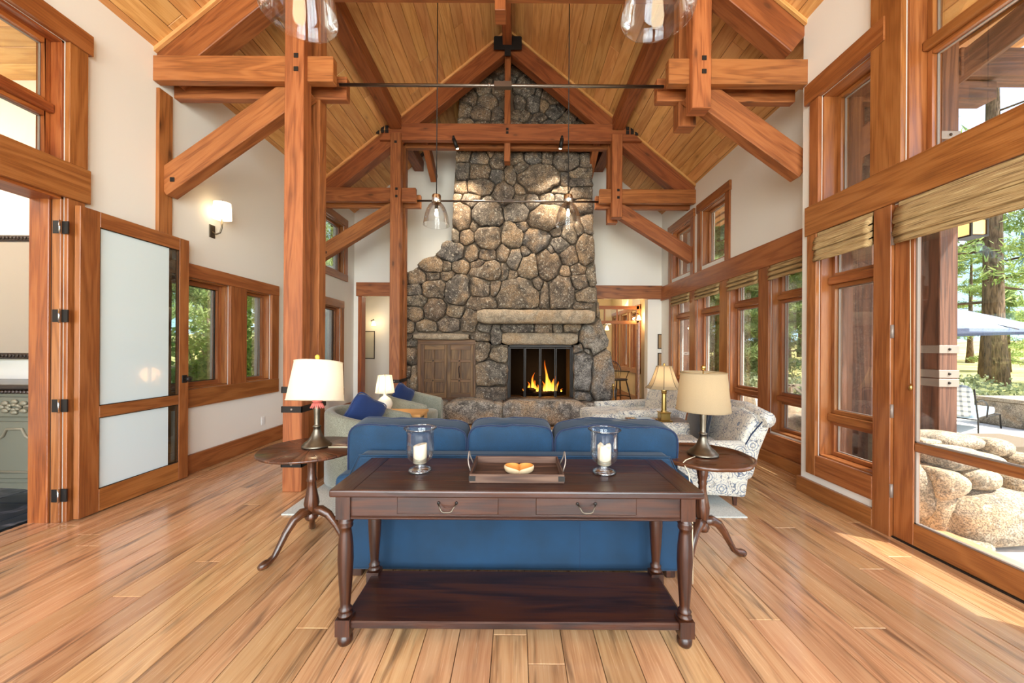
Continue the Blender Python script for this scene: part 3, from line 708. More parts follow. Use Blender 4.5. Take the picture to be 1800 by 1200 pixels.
# ------------------------------------------------------------ back hall
MB().box((-3.9, 11.9, -.1), (3.4, 12.0, 3.2)).build('wall_hall_back', M['wallw'], kind='structure')
MB().box((-4.9, YF+.2, -.1), (-4.75, 9.8, 3.2)).build('wall_hall_left', M['wall'], kind='structure')
MB().box((-4.8, 8.2, -.1), (-3.8, 8.35, 3.2)).build('wall_hall_left_front', M['wall'], kind='structure'); MB().box((-4.9, 8.3, -.12), (-3.93, 9.7, -.002)).build('floor_hall', M['floor'], kind='structure'); MB().box((-4.8, 9.6, -.1), (-2.2, 9.75, 3.2)).build('wall_hall_left_return', M['wall'], kind='structure')
wall_x('wall_hall_right', 3.06, 1, YF+.2, 12, -.1, 3.2, [(9.15, 9.75, .9, 2.35), (10.1, 10.7, .9, 2.35), (11.05, 11.6, .9, 2.35), (9.15, 9.75, 2.5, 2.85), (10.1, 10.7, 2.5, 2.85)], 'wallw', .2)
for a, b in ((9.15, 9.75), (10.1, 10.7), (11.05, 11.6)):
    window(3.06, 1, a, b, .9, 2.35, d=.14)
    for q in (a-.1, b): trim((3.03, q, .8), (3.06, q+.1, 2.45), 2)
trim((3.02, 9.05, 2.38), (3.06, 11.7, 2.5)); trim((3.02, 9.05, .78), (3.06, 11.7, .9)); trim((3.03, 8.42, 0), (3.06, 11.9, .2))
MB().box((-4.9, YF+.2, 3.1), (3.4, 12, 3.2)).build('ceiling_hall', M['wall'], kind='structure')
# glazed partition between living room and hall, with its opened door leaf
pr = empty('window_hall_partition', (2.3, 9.0, 0), kind='structure')
for a, b, n in (((1.5, 9.0, 2.40), (2.98, 9.0, 2.40), 'transom_bar'), ((1.5, 9.0, 2.04), (2.98, 9.0, 2.04), 'rail'), ((2.96, 9.0, 0), (2.96, 9.0, 2.46), 'post'), ((1.9, 9.0, 0), (1.9, 9.0, 2.4), 'post'), ((2.15, 9.0, 2.07), (2.15, 9.0, 2.38), 'glazing_bar'), ((2.45, 9.0, 2.07), (2.45, 9.0, 2.38), 'glazing_bar')):
    MB().bar(a, b, .08 if n != 'glazing_bar' else .03, .08 if n != 'glazing_bar' else .03, (0, 1, 0) if a[0] == b[0] else (0, 0, 1)).build(n, M['trim'], pr)
MB().box((1.9, 8.998, 2.06), (2.94, 9.002, 2.38)).build('pane', M['glass'], pr)
dl = empty('door_4', (2.95, 8.95, 0), kind='structure')
for a, b in (((2.93, 8.94), (2.86, 8.60)),):
    for f0, f1, z0, z1, n in ((0, .18, .02, 2.02, 'stile'), (.82, 1, .02, 2.02, 'stile'), (.18, .82, 1.86, 2.02, 'rail'), (.18, .82, .02, .3, 'rail')):
        p0 = Vector((a[0]+(b[0]-a[0])*f0, a[1]+(b[1]-a[1])*f0, (z0+z1)/2)); p1 = Vector((a[0]+(b[0]-a[0])*f1, a[1]+(b[1]-a[1])*f1, (z0+z1)/2)); MB().bar(p0, p1, .04, z1-z0).build(n, M['trim'], dl)
    MB().bar((2.92, 8.88, 1.08), (2.875, 8.66, 1.08), .006, 1.56).build('pane', M['glass'], dl)
# ------------------------------------------------------------ stone fireplace and chimney
fp = empty('fireplace', (0, 7.3, 0), 'tall fieldstone fireplace and chimney with pale stone mantel and burning fire', 'fireplace')
FY = 7.3
K = FY/F
def q2(px, py): v = P(px, py, FY); return (v.x, v.z)
ST = '''823,170,13,16 850,155,18,14 875,160,10,14 925,158,17,18 948,165,8,9 948,147,10,8 968,170,18,15 858,183,14,12 915,183,9,10 937,187,11,13 957,190,8,11 972,202,14,12 987,195,9,9 1003,205,14,11 1023,210,10,10 818,200,10,12 847,205,18,11 873,207,10,10 917,208,15,9 947,211,15,8 863,118,12,8 880,108,8,7 910,113,12,11 930,122,10,8 880,124,10,8 905,130,14,9 893,142,12,9 845,136,10,9 945,132,9,7
820,225,14,12 848,228,14,12 876,228,13,13 905,228,14,12 934,229,15,11 962,226,13,12 990,224,14,14 1018,228,14,13 815,248,13,10 845,247,14,10 875,247,14,10 905,246,15,9 938,246,16,9 972,246,16,9 1006,246,15,10
817,272,12,16 845,262,14,8 862,262,8,8 844,280,16,12 863,272,8,8 876,286,13,16 816,304,12,14 843,305,19,14 874,312,12,11 897,312,9,17 908,283,14,11 917,297,14,11 936,281,15,12 930,262,28,7 962,281,9,12 977,263,15,8 995,286,22,18 1027,286,10,16 1020,262,18,8 948,317,37,24 992,317,8,14 1020,308,20,9 1020,324,20,9 913,335,9,9 844,330,24,13 813,332,11,10 887,342,17,19 806,350,8,6 826,356,16,11 813,383,16,25 858,380,26,26 912,353,11,9 935,360,13,13 963,353,13,9 982,353,9,9 1022,340,20,10 985,337,16,7 1025,366,17,10 908,377,24,16 957,385,30,22 1032,397,11,17 915,400,12,9 837,400,8,7 900,415,19,23 860,418,23,23 820,418,13,13 802,417,7,13 943,423,23,20 978,410,9,7 1000,413,13,13 1018,405,9,10 981,432,14,13 1028,440,14,27 968,444,7,12
795,443,22,17 830,445,12,13 857,448,15,9 885,446,12,14 762,467,18,13 787,470,7,10 810,470,14,11 842,468,13,8 862,478,32,15 733,488,17,13 762,487,13,8 788,487,12,9 715,490,6,12 728,510,15,10 767,508,22,16 805,512,23,27 843,507,18,17 872,507,10,12 733,530,18,10 767,545,20,19 800,548,17,13 842,533,24,11 728,552,19,13 718,570,12,12 752,573,18,11 790,570,20,13 825,565,14,20 852,573,13,10 843,592,17,8 872,586,8,18 717,597,10,8
907,457,13,18 923,445,8,10 928,472,18,23 963,465,20,26 900,487,8,10 884,478,10,14 913,517,38,28 942,503,13,13 956,522,8,24 987,517,23,30 1000,453,15,14 992,478,9,10 1015,475,13,9 1018,497,15,14 1038,485,9,16 1028,520,20,14 1023,538,16,7 1048,548,6,12
910,577,27,10 955,576,15,8 980,576,8,7 1005,576,16,8 1041,590,23,32 723,602,14,8 723,625,12,16 718,653,11,14 729,663,6,20 716,672,8,10 720,700,14,16 847,617,13,19 877,625,15,15 864,655,30,25 864,690,28,14 1015,611,10,7 1022,650,18,33 1057,660,21,42 1020,700,14,11 1034,614,8,7 1066,716,10,12 716,728,12,12'''
stones = np.array([[float(c) for c in t.split(',')] for t in ST.split()])
OUT = [(707, 748), (709, 480), (731, 474), (743, 455), (762, 451), (775, 440), (778, 426), (795, 422), (797, 345), (803, 262), (808, 168), (846, 132), (890, 99), (935, 133), (985, 175), (1037, 217), (1038, 260), (1041, 300), (1042, 400), (1047, 500), (1054, 560), (1064, 590), (1077, 650), (1079, 700), (1081, 748)]
RECT = [(735, 597, 836, 750), (893, 606, 1006, 750), (706, 703, 1081, 760), (846, 544, 1047, 569), (727, 584, 826, 597), (884, 585, 1016, 607)]
def inside(px, py):
    c = np.zeros(px.shape, bool); n = len(OUT)
    for i in range(n):
        x0, y0 = OUT[i]; x1, y1 = OUT[(i+1) % n]
        t = ((y0 > py) != (y1 > py)) & (px < (x1-x0)*(py-y0)/((y1-y0) or 1e-9)+x0); c ^= t
    for a, b, d, e in RECT: c &= ~((px > a) & (px < d) & (py > b) & (py < e))
    return c
ND = 24; TH = np.arange(ND)*2*math.pi/ND; TS = np.linspace(.05, 1.75, 69)
def cells():
    res = []; cx, cy, rx, ry = stones.T
    for i, (x, y, a, b) in enumerate(stones):
        X = x+np.outer(np.cos(TH)*a, TS); Y = y+np.outer(np.sin(TH)*b, TS)
        d = np.sqrt(((X[..., None]-cx)/rx)**2+((Y[..., None]-cy)/ry)**2); d = (d-1)*np.sqrt(rx*ry)
        ok = (d.argmin(-1) == i) & inside(X, Y)
        r = []
        for k in range(ND):
            bad = np.where(~ok[k])[0]; t = TS[bad[0]-1] if len(bad) and bad[0] > 0 else (TS[-1] if not len(bad) else 0)
            r.append(min(t, 1.5))
        r = np.array(r)
        if (r > .2).sum() < 6: res.append(None); continue
        r = np.minimum(r, (np.roll(r, 1)+np.roll(r, -1))/2*1.5+.03)
        res.append([(x+math.cos(TH[k])*a*r[k], y+math.sin(TH[k])*b*r[k]) for k in range(ND)])
    return res
def rough(m, seed, amp, fr=3.2):
    for i, v in enumerate(m.v):
        n = noise.noise_vector((v+Vector((seed*3.1, seed*1.7, 0)))*fr); n2 = noise.noise_vector((v+Vector((seed, 0, seed)))*fr*3.5)
        m.v[i] = v+Vector((n.x*.5, n.y, n.z*.5))*amp+Vector(n2)*amp*.35
def cobble(poly, depth, seed, y0=FY, gap=.006, back=.06, parent=None, mat='stone', name='stone', label=None, amp=None, rings=((1, .0), (1.0, .55), (.965, .80), (.84, .95), (.45, 1.0))):
    c = Vector((sum(p[0] for p in poly)/len(poly), sum(p[1] for p in poly)/len(poly))); m = MB(); vs = []; n = len(poly)
    mean = sum((Vector(p)-c).length for p in poly)/n; sh = max(.6, 1-gap/mean)
    for k, (rr, dd) in enumerate([(1, -back/depth)]+list(rings)):
        for p in poly:
            d = (Vector(p)-c)*sh*rr; vs.append((c.x+d.x, y0-dd*depth, c.y+d.y))
    vs.append((c.x, y0-depth*1.04, c.y)); nr = len(rings)+1; fs = []
    for i in range(nr-1):
        for j in range(n): fs.append((i*n+j, i*n+(j+1) % n, (i+1)*n+(j+1) % n, (i+1)*n+j))
    for j in range(n): fs.append(((nr-1)*n+j, (nr-1)*n+(j+1) % n, nr*n))
    fs = [f[::-1] for f in fs] if False else fs
    m.add(vs, fs, None, True); rough(m, seed, amp if amp is not None else min(.05, depth*.35), 4.5)
    return m.build(name, M[mat], parent, label=label)
bx = [q2(*p) for p in OUT]
MB().prism(bx, 1, FY+.03, YF, g=0).build('mortar_core', M['mortar'], fp) if False else None
# mortar core with the firebox and cupboard recesses left open
m = MB(); xs = [q2(p[0], 600) for p in OUT]
def core(polyp, y0=FY+.005): MB().prism([q2(*p) for p in polyp], 1, y0, YF-.01).build('mortar_core', M['mortar'], fp)
core([(707, 600), (709, 480), (731, 474), (743, 455), (762, 451), (775, 440), (778, 426), (795, 422), (797, 345), (803, 262), (808, 168), (846, 134), (889, 102), (935, 136), (985, 178), (1037, 219), (1038, 260), (1041, 300), (1042, 400), (1047, 500), (1054, 560), (1062, 606), (1062, 606), (707, 606)])
core([(707, 600), (737, 600), (737, 735), (707, 735)]); core([(834, 600), (895, 600), (895, 735), (834, 735)]); core([(1004, 600), (1064, 600), (1074, 650), (1076, 735), (1004, 735)])
core([(737, 703), (834, 703), (834, 740), (737, 740)]); core([(895, 702), (1004, 702), (1004, 740), (895, 740)])
nst = 0
for i, c in enumerate(cells()):
    if c is None: continue
    sz = math.sqrt(stones[i][2]*stones[i][3])*K
    dp = .06+sz*.34
    if i >= len(stones)-22: dp += .06
    cobble([q2(*p) for p in c], dp, i, parent=fp, mat='stoneg' if (stones[i][0] > 1010 and stones[i][1] > 560) else 'stone'); nst += 1
print('stones', nst)
def slab(px0, py0, px1, py1, ya, yb, seed, mat='stonep', name='mantel', label=None, amp=.025, n=9, taper=0):
    # long rough block between two pixel corners measured at its front face ya
    a = P(px0, py0, ya); b = P(px1, py1, ya); m = MB(); nx = max(4, int(abs(b.x-a.x)/.12)); X = np.linspace(a.x, b.x, nx+1); ny = 5; Y = np.linspace(yb, ya, ny); z0, z1 = b.z, a.z; ring = []
    for i, x in enumerate(X):
        e = min(i, nx-i)/max(1, nx)*2; k = 1-.28*max(0, 1-e*nx/2.2)**2
        zc = (z0+z1)/2; h = (z1-z0)/2*k
        pr = [(yb, zc-h), ((ya+yb)/2, zc-h), (ya+.04, zc-h), (ya, zc-h*.7), (ya-.015, zc), (ya, zc+h*.75), (ya+.04, zc+h), ((ya+yb)/2, zc+h), (yb, zc+h)]
        ring += [(x, p[0], p[1]) for p in pr]
    r = 9; fs = [(i*r+j, (i+1)*r+j, (i+1)*r+(j+1) % r, i*r+(j+1) % r) for i in range(nx) for j in range(r)]
    fs += [tuple(range(r))[::-1], tuple(nx*r+j for j in range(r))]
    m.add(ring, fs, None, True); rough(m, seed, amp, 3.5); return m.build(name, M[mat], fp, label=label)
slab(838, 543, 1046, 568, 6.86, 7.5, 3, label='long pale stone mantel shelf', amp=.04)
slab(727, 585, 824, 597, 7.1, 7.5, 5, name='lintel', label='pale stone lintel over the cupboard'); slab(882, 584, 1016, 606, 7.12, 7.5, 8, name='lintel', label='tan stone lintel over the fire')
# raised hearth of big boulders
slab(884, 706, 1030, 748, 6.62, 7.4, 11, mat='stoneg', name='hearth_stone', amp=.03, label='squared granite hearth block below the fire')
for k, (cx, cy, rx, ry) in enumerate([(828, 724, 50, 21), (772, 726, 12, 19), (874, 722, 11, 16), (1036, 722, 12, 14), (1062, 731, 26, 22), (735, 730, 22, 20)]):
    poly = []
    for j in range(18):
        t = j/18*2*math.pi; e = .72; v = P(cx+rx*math.copysign(abs(math.cos(t))**e, math.cos(t)), cy+ry*math.copysign(abs(math.sin(t))**e, math.sin(t)), 6.8); poly.append((v.x, v.z))
    cobble(poly, .22, 40+k, y0=6.9, back=.45, parent=fp, mat='stoneg', name='hearth_stone', amp=.05)
h0 = P(735, 703, 7.3); h1 = P(1076, 703, 7.3)
MB().box((h0.x-.3, 6.78, .02), (h1.x, 7.42, h1.z-.03)).build('hearth_core', M['mortar'], fp)
MB().box((P(885, 700, 7.1).x, 6.72, h1.z-.05), (P(1012, 700, 7.1).x, 7.42, h1.z+.0), 0).build('hearth_slab', M['stonep'], fp, bev=.015)
# cupboard doors set in the stone
c0 = q2(735, 596); c1 = q2(836, 704)
cb = MB(); W0, W1, Z1, Z0 = c0[0], c1[0], c0[1], c1[1]
cb.box((W0, 7.27, Z1-.10), (W1, 7.36, Z1), 0).box((W0, 7.27, Z0), (W1, 7.36, Z0+.05), 0).box((W0, 7.27, Z0), (W0+.06, 7.36, Z1-.1), 2).box((W1-.05, 7.27, Z0), (W1, 7.36, Z1-.1), 2)
cf = cb.build('cupboard_frame', M['cabwood'], fp, bev=.004)
xm = (W0+.06+W1-.05)/2
for a, b, s in ((W0+.063, xm-.003, 0), (xm+.003, W1-.053, 1)):
    d = MB().box((a, 7.30, Z0+.055), (b, 7.33, Z1-.105), 2).build('cupboard_door', M['cabwood'], fp)
    za, zb = Z0+.055, Z1-.105; W = b-a; t = .055
    for (l0, l1, p0, p1, g) in ((a, a+t+.02, za, zb, 2), (b-t+.01, b, za, zb, 2), (a+t+.02, b-t+.01, zb-.1, zb, 0), (a+t+.02, b-t+.01, za, za+.1, 0), (a+W*.42, a+W*.42+t, za+.1, zb-.1, 2), (a+t+.02, b-t+.01, za+(zb-za)*.30, za+(zb-za)*.30+t, 0), (a+t+.02, b-t+.01, za+(zb-za)*.67, za+(zb-za)*.67+t, 0)):
        MB().box((l0, 7.268-(.004 if g else 0), p0), (l1, 7.305, p1), g).build('stile' if g == 2 else 'rail', M['cabwood'], d, bev=.003)
    for f in (.30, .67): MB().sq((a+W*.42+t/2, 7.268, za+(zb-za)*f+t/2), (.014, .014, .014), 1, 1, 6, 10).build('peg', M['iron'], d)
    if s: MB().tube([(a+W*.42+t/2, 7.27, za+(zb-za)*.60), (a+W*.42+t/2-.01, 7.235, za+(zb-za)*.55), (a+W*.42+t/2+.01, 7.235, za+(zb-za)*.42), (a+W*.42+t/2, 7.27, za+(zb-za)*.38)], .008, 6).build('pull_handle', M['iron'], d)
# firebox, glass doors, logs and flames
f0 = q2(893, 605); f1 = q2(1006, 704); X0, X1, Z1, Z0 = f0[0], f1[0], f0[1], f1[1]
m = MB().box((X0, 7.36, Z0-.02), (X1, 8.05, Z0)).box((X0-.02, 7.36, Z0), (X0, 8.05, Z1)).box((X1, 7.36, Z0), (X1+.02, 8.05, Z1)).box((X0, 8.03, Z0), (X1, 8.05, Z1)).box((X0, 7.36, Z1-.02), (X1, 8.05, Z1))
m.build('firebox', M['dark'], fp)
m = MB(); t = .055
m.box((X0, 7.26, Z1-t), (X1, 7.33, Z1), 0).box((X0, 7.26, Z0), (X1, 7.33, Z0+t*.7), 0).box((X0, 7.26, Z0), (X0+t*.6, 7.33, Z1), 2).box((X1-t*.6, 7.26, Z0), (X1, 7.33, Z1), 2)
m.build('fire_screen_frame', M['iron'], fp, bev=.004)
for i in range(4):
    a = X0+.034+i*(X1-X0-.068)/4; b = a+(X1-X0-.068)/4-.004; m = MB(); s = .022
    yo = .03 if i in (0, 3) else 0
    m.box((a, 7.27-yo*.3, Z0+.045), (a+s, 7.30, Z1-.06), 2).box((b-s, 7.27-yo*.3, Z0+.045), (b, 7.30, Z1-.06), 2).box((a+s, 7.27, Z1-.085), (b-s, 7.30, Z1-.06), 0).box((a+s, 7.27, Z0+.045), (b-s, 7.30, Z0+.075), 0)
    d = m.build('fire_door', M['iron'], fp, bev=.003)
    MB().box((a+s, 7.284, Z0+.075), (b-s, 7.288, Z1-.085)).build('pane', M['fireglass'], d)
    if i in (1, 2): MB().tube([(b-.01 if i == 1 else a+.01, 7.262, Z0+.5), (b-.01 if i == 1 else a+.01, 7.24, Z0+.47), (b-.01 if i == 1 else a+.01, 7.262, Z0+.42)], .006, 6).build('handle', M['iron'], d)
for k, (a, b) in enumerate((((X0+.25, 7.62, Z0+.09), (X1-.22, 7.60, Z0+.10)), ((X0+.30, 7.78, Z0+.10), (X1-.28, 7.75, Z0+.09)), ((X0+.4, 7.55, Z0+.16), (X1-.45, 7.85, Z0+.21)))):
    MB().tube([Vector(a).lerp(Vector(b), t)+Vector((0, 0, .015*math.sin(t*9+k))) for t in np.linspace(0, 1, 7)], [.05, .06, .055, .062, .056, .05, .045], 9).build('log', M['log'], fp)
def flame_mat():
    g = NG('flame'); tc = g.n('TexCoord'); sp = g.n('SeparateXYZ'); g.l(tc.outputs['Generated'], sp.inputs[0])
    c = g.ramp(sp.outputs[2], [(0, (1, .62, .12)), (.35, (1, .50, .05)), (.8, (.9, .16, .01))]); e = g.n('Emission'); g.l(c, e.inputs[0])
    st = g.ramp(sp.outputs[2], [(0, (1, 1, 1)), (1, (.25, .25, .25))]); g.l(g.math('MULTIPLY', st, 5.5), e.inputs[1])
    lw = g.n('LayerWeight'); lw.inputs[0].default_value = .35; tr = g.n('BsdfTransparent'); mx = g.n('MixShader')
    n = g.noise(tc.outputs['Object'], 9, 2, 1); f = g.math('ADD', g.math('MULTIPLY', lw.outputs['Facing'], .8), g.math('MULTIPLY', g.math('MULTIPLY', sp.outputs[2], n), .6))
    g.l(f, mx.inputs[0]); g.l(e.outputs[0], mx.inputs[1]); g.l(tr.outputs[0], mx.inputs[2]); g.l(mx.outputs[0], g.o.inputs[0]); return g.m
M['flame'] = flame_mat()
fire = empty('fire', ((X0+X1)/2, 7.66, Z0+.14), 'orange wood fire burning behind glass doors in stone fireplace', 'fire')
def tongue(x, y, z, h, wd, lean, seed):
    pts = [(x+lean*t*t*h+math.sin(t*7+seed)*.022*t, y+math.cos(t*5+seed)*.015, z+t*h) for t in np.linspace(0, 1, 12)]
    rs = [wd*(.25+1.1*math.sin(min(1, t*1.5+.15)*math.pi*.62))*(1-t)**.75+.001 for t in np.linspace(0, 1, 12)]
    MB().tube(pts, rs, 10).build('flame', M['flame'], fire)
fx = lambda px: P(px, 690, 7.7).x
for k, (px, h, wd, ln) in enumerate([(935, .40, .030, .10), (940, .24, .05, -.1), (931, .20, .03, -.2), (944, .16, .03, .2), (961, .66, .030, -.06), (966, .44, .045, -.2), (971, .34, .045, .12), (976, .22, .035, .3), (957, .22, .03, -.1), (920, .07, .015, 0), (986, .07, .015, .2)]):
    tongue(fx(px), 7.62+.05*(k % 3), Z0+.13, h, wd, ln, k*1.3)
l = bpy.data.lights.new('firelight', 'POINT'); l.energy = 12; l.color = (1, .5, .18); l.shadow_soft_size = .15
o = bpy.data.objects.new('firelight', l); C.objects.link(o); o.location = ((X0+X1)/2, 7.6, Z0+.45)
# ------------------------------------------------------------ pendants and other lamps
def plight(name, loc, e, col=(1, .80, .56), r=.04):
    l = bpy.data.lights.new(name, 'POINT'); l.energy = e; l.color = col; l.shadow_soft_size = r
    o = bpy.data.objects.new(name, l); C.objects.link(o); o.location = loc; return o
def pendant():
    r = empty('glass_pendant', (0, 0, 0)); 
    MB().tube([(0, 0, .30), (0, 0, 4.6)], .006, 6).build('cord', M['iron'], r)
    MB().lathe([(.001, .345), (.048, .345), (.052, .335), (.052, .262), (.045, .25), (.030, .25)], n=20).build('cap', M['chrome'], r)
    s = MB().lathe([(.020, .26), (.020, .19), (.015, .18)], n=14).build('socket', M['iron'], r)
    MB().lathe([(.001, .098), (.013, .102), (.020, .116), (.021, .130), (.016, .155), (.012, .185)], n=16).build('bulb', M['bulb'], r)
    pr = [(.040, .262), (.062, .250), (.088, .22), (.112, .175), (.130, .12), (.143, .06), (.150, .0), (.152, -.005), (.149, -.004), (.140, .06), (.127, .12), (.109, .173), (.086, .216), (.062, .246)]
    MB().lathe(pr, n=40).build('glass_bell', M['hglass'], r)
    return r
pd = pendant(); PY2 = 4.3; PY1 = PY2/2.72
for k, (px, y) in enumerate(((767, PY2), (998.5, PY2), (767, PY1), (998.5, PY1))):
    o = pd if k == 0 else copy_tree(pd)
    x = P(px, 394, PY2).x; z = P(px, 395.5, PY2).z+.004; o.location = (x, y, z)
    setp(o, ['clear glass bell pendant hanging in front of chimney above left armchair side', 'clear glass bell pendant in front of chimney just right of its large stone', 'large clear glass pendant cut by frame top beside tall timber post', 'large clear glass pendant cut by frame top beside short timber stub'][k], 'pendant light', 'clear glass pendant lights')
    plight('pendant_light', (x, y, z+.125), 46, (1, .90, .76), .012)
for ch in pd.children_recursive: WO[ch.name] = Vector((0, 0, 0))
# spotlights under the far tie beam
for px in (797, 988):
    a = P(px, 241, 6.6); r = empty('spotlight', a, 'small black spotlight under far tie beam, %s king post' % ('left of' if px < 900 else 'right of'), 'spotlight', 'spotlights on the far tie beam')
    MB().lathe([(.02, -.03), (.02, .02)], a, 10).build('stem', M['iron'], r)
    b = a+Vector((.06 if px < 900 else -.02, .06, -.17)); MB().tube([a+Vector((0, 0, -.02)), b], .034, 12).build('barrel', M['iron'], r); MB().sq(b, (.028, .028, .012), 1, 1, 5, 10).build('lens', M['bulb'], r)
    l = bpy.data.lights.new('spot', 'SPOT'); l.energy = 170; l.spot_size = 1.75; l.spot_blend = 1.0; l.color = (1, .84, .64); l.shadow_soft_size = .03
    o = bpy.data.objects.new('spot', l); C.objects.link(o); o.location = b+(b-a).normalized()*.06; o.rotation_euler = (Vector((b.x*1.0, 7.4, 1.9))-b).to_track_quat('-Z', 'Y').to_euler()
# wall sconce on the left wall
a = P(381, 398, 0.001); t = (XL+.0)/P(372, 400, 1).x; c = P(372, 400, t)
r = empty('wall_sconce', (XL, c.y, c.z), 'wall sconce with white drum shade above the left windows', 'wall lamp')
MB().box((XL, c.y-.04, c.z-.12), (XL+.012, c.y+.04, c.z+.03)).build('backplate', M['bronze'], r, bev=.003)
MB().tube([(XL+.01, c.y, c.z-.05), (XL+.05, c.y, c.z-.08), (XL+.10, c.y, c.z-.06), (XL+.12, c.y, c.z), (XL+.12, c.y, c.z+.12)], .009, 8).build('arm', M['bronze'], r)
MB().lathe([(.092, .10), (.084, .29)], (XL+.125, c.y, c.z), 28).build('shade', M['shade'], r); r.children[-1].data.polygons.foreach_set('use_smooth', [True]*len(r.children[-1].data.polygons))
MB().sq((XL+.125, c.y, c.z+.31), (.01, .01, .014), 1, 1, 6, 8).build('finial', M['bronze'], r)
plight('sconce_light', (XL+.125, c.y, c.z+.19), 5)
# outlet
c = P(462, 739, 1); t = XL/c.x; c = P(462, 739, t)
r = MB().box((XL, c.y-.036, c.z-.058), (XL+.006, c.y+.036, c.z+.058)).build('outlet', M['plastic'], bev=.002, label='white wall outlet low on left wall under the windows', cat='outlet')
for dz in (-.025, .025): MB().box((XL+.005, c.y-.015, c.z+dz-.012), (XL+.008, c.y+.015, c.z+dz+.012)).build('socket', M['plastic'], r, bev=.001)
# pictures and hall lights
def picture(x, y, z, w, h, lab, facing='y', mat='art'):
    r = empty('framed_picture', (x, y, z-h/2), lab, 'picture'); f = .02
    MB().box((x-w/2, y-.02, z-h/2), (x+w/2, y-.008, z-h/2+f)).box((x-w/2, y-.02, z+h/2-f), (x+w/2, y-.008, z+h/2)).box((x-w/2, y-.02, z-h/2), (x-w/2+f, y-.008, z+h/2)).box((x+w/2-f, y-.02, z-h/2), (x+w/2, y-.008, z+h/2)).build('frame', M['darkwood'], r)
    MB().box((x-w/2+f, y-.012, z-h/2+f), (x+w/2-f, y-.004, z+h/2-f)).build('print', M[mat], r)
v = P(649, 606, 9.6); picture(v.x, 9.6, v.z, .30, .72, 'black framed print on hall wall seen past far post')
v = P(1162, 600, YF); picture(v.x, YF, v.z, .16, .33, 'upper small dark framed print right of the hall opening', mat='artd'); v = P(1162, 633, YF); picture(v.x, YF, v.z, .16, .33, 'lower small dark framed print right of the hall opening', mat='artd')
def bell_sconce(px, py, Y, lab, e=4):
    v = P(px, py, Y); r = empty('bell_sconce', v, lab, 'wall lamp', 'glass bell sconces in the hall')
    MB().lathe([(.001, .04), (.02, .04), (.025, .02), (.045, -.04), (.055, -.07), (.05, -.07)], v, 16).build('glass_shade', M['bulbs'], r)
    MB().tube([v+Vector((0, 0, .04)), v+Vector((-.01, .03, .09)), v+Vector((-.05, .08, .08)), v+Vector((-.12, .12, .05))], .009, 6).build('arm', M['iron'], r)
    plight('hall_sconce', v-Vector((0, .12, .02)), e, (1, .66, .3), .05)
bell_sconce(657, 567, 9.45, 'lit glass bell sconce on hall wall left of chimney', 2)
bell_sconce(1067, 575, 9.6, 'lit glass bell sconce in hall close to right chimney edge', 9); bell_sconce(1123, 557, 8.9, 'lit glass bell sconce seen through the hall transom', 8)
plight('hall_fill', (2.2, 10.3, 2.7), 15, (1, .8, .52), .15); plight('hall_fill', (-2.9, 9.0, 2.7), 4, (1, .84, .62), .15)  # added fill points without fixtures, brighten the hall
plight('side_room_fill', (-5.3, 2.6, 3.2), 40, (1, .93, .84), .3)  # added fill point, no fixture, brightens the side room
# hall window on the left (dark framed)
trim((-2.76, 9.56, .8), (-2.64, 9.6, 2.3), 2, 'trimd'); trim((-2.64, 9.56, 2.18), (-2.2, 9.6, 2.3), 0, 'trimd'); trim((-2.64, 9.56, .8), (-2.2, 9.6, .92), 0, 'trimd')
MB().box((-2.64, 9.58, .92), (-2.2, 9.59, 2.18)).build('window_hall', M['outcush'], kind='structure')
# ------------------------------------------------------------ console table
T0 = 1.69; ct = empty('console_table', (0, 1.95, 0), 'long dark walnut console table with two drawers behind the blue sofa', 'table')
A, B, Y0, Y1, ZT = -.853, .868, 1.69, 2.19, .755
tp = MB(); tp.box((A, Y0, ZT-.036), (B, Y1, ZT-.002), 0).build('tabletop', M['walnut'], ct, bev=.008, seg=2)
for lo, hi, g in (((A+.004, Y0+.004, 0), (A+.11, Y1-.004, 0), 1), ((B-.11, Y0+.004, 0), (B-.004, Y1-.004, 0), 1)):
    MB().box((lo[0], lo[1], ZT-.004), (hi[0], hi[1], ZT), g).build('breadboard_end', M['walnut'], ct, bev=.0015)
for i in range(4):
    a = Y0+.004+i*(Y1-Y0-.008)/4; MB().box((A+.112, a+.0005, ZT-.004), (B-.112, a+(Y1-Y0-.008)/4-.001, ZT), 0).build('top_board', M['walnut'], ct, bev=.0012)
LXs = (-.807, .812); LYs = (1.765, 2.13)
m = MB(); z0, z1 = .60, ZT-.036
m.box((LXs[0]+.03, 1.742, z0+.004), (LXs[1]-.03, 1.765, z1), 0).box((LXs[0]+.03, 2.13, z0), (LXs[1]-.03, 2.155, z1), 0).box((LXs[0]-.02, 1.79, z0), (LXs[0], 2.1, z1), 1).box((LXs[1], 1.79, z0), (LXs[1]+.02, 2.1, z1), 1)
m.build('apron', M['walnut'], ct, bev=.002)
MB().box((LXs[0]+.032, 1.732, z0), (LXs[1]-.032, 1.745, z0+.014), 0).build('bead_moulding', M['walnut'], ct, bev=.005)
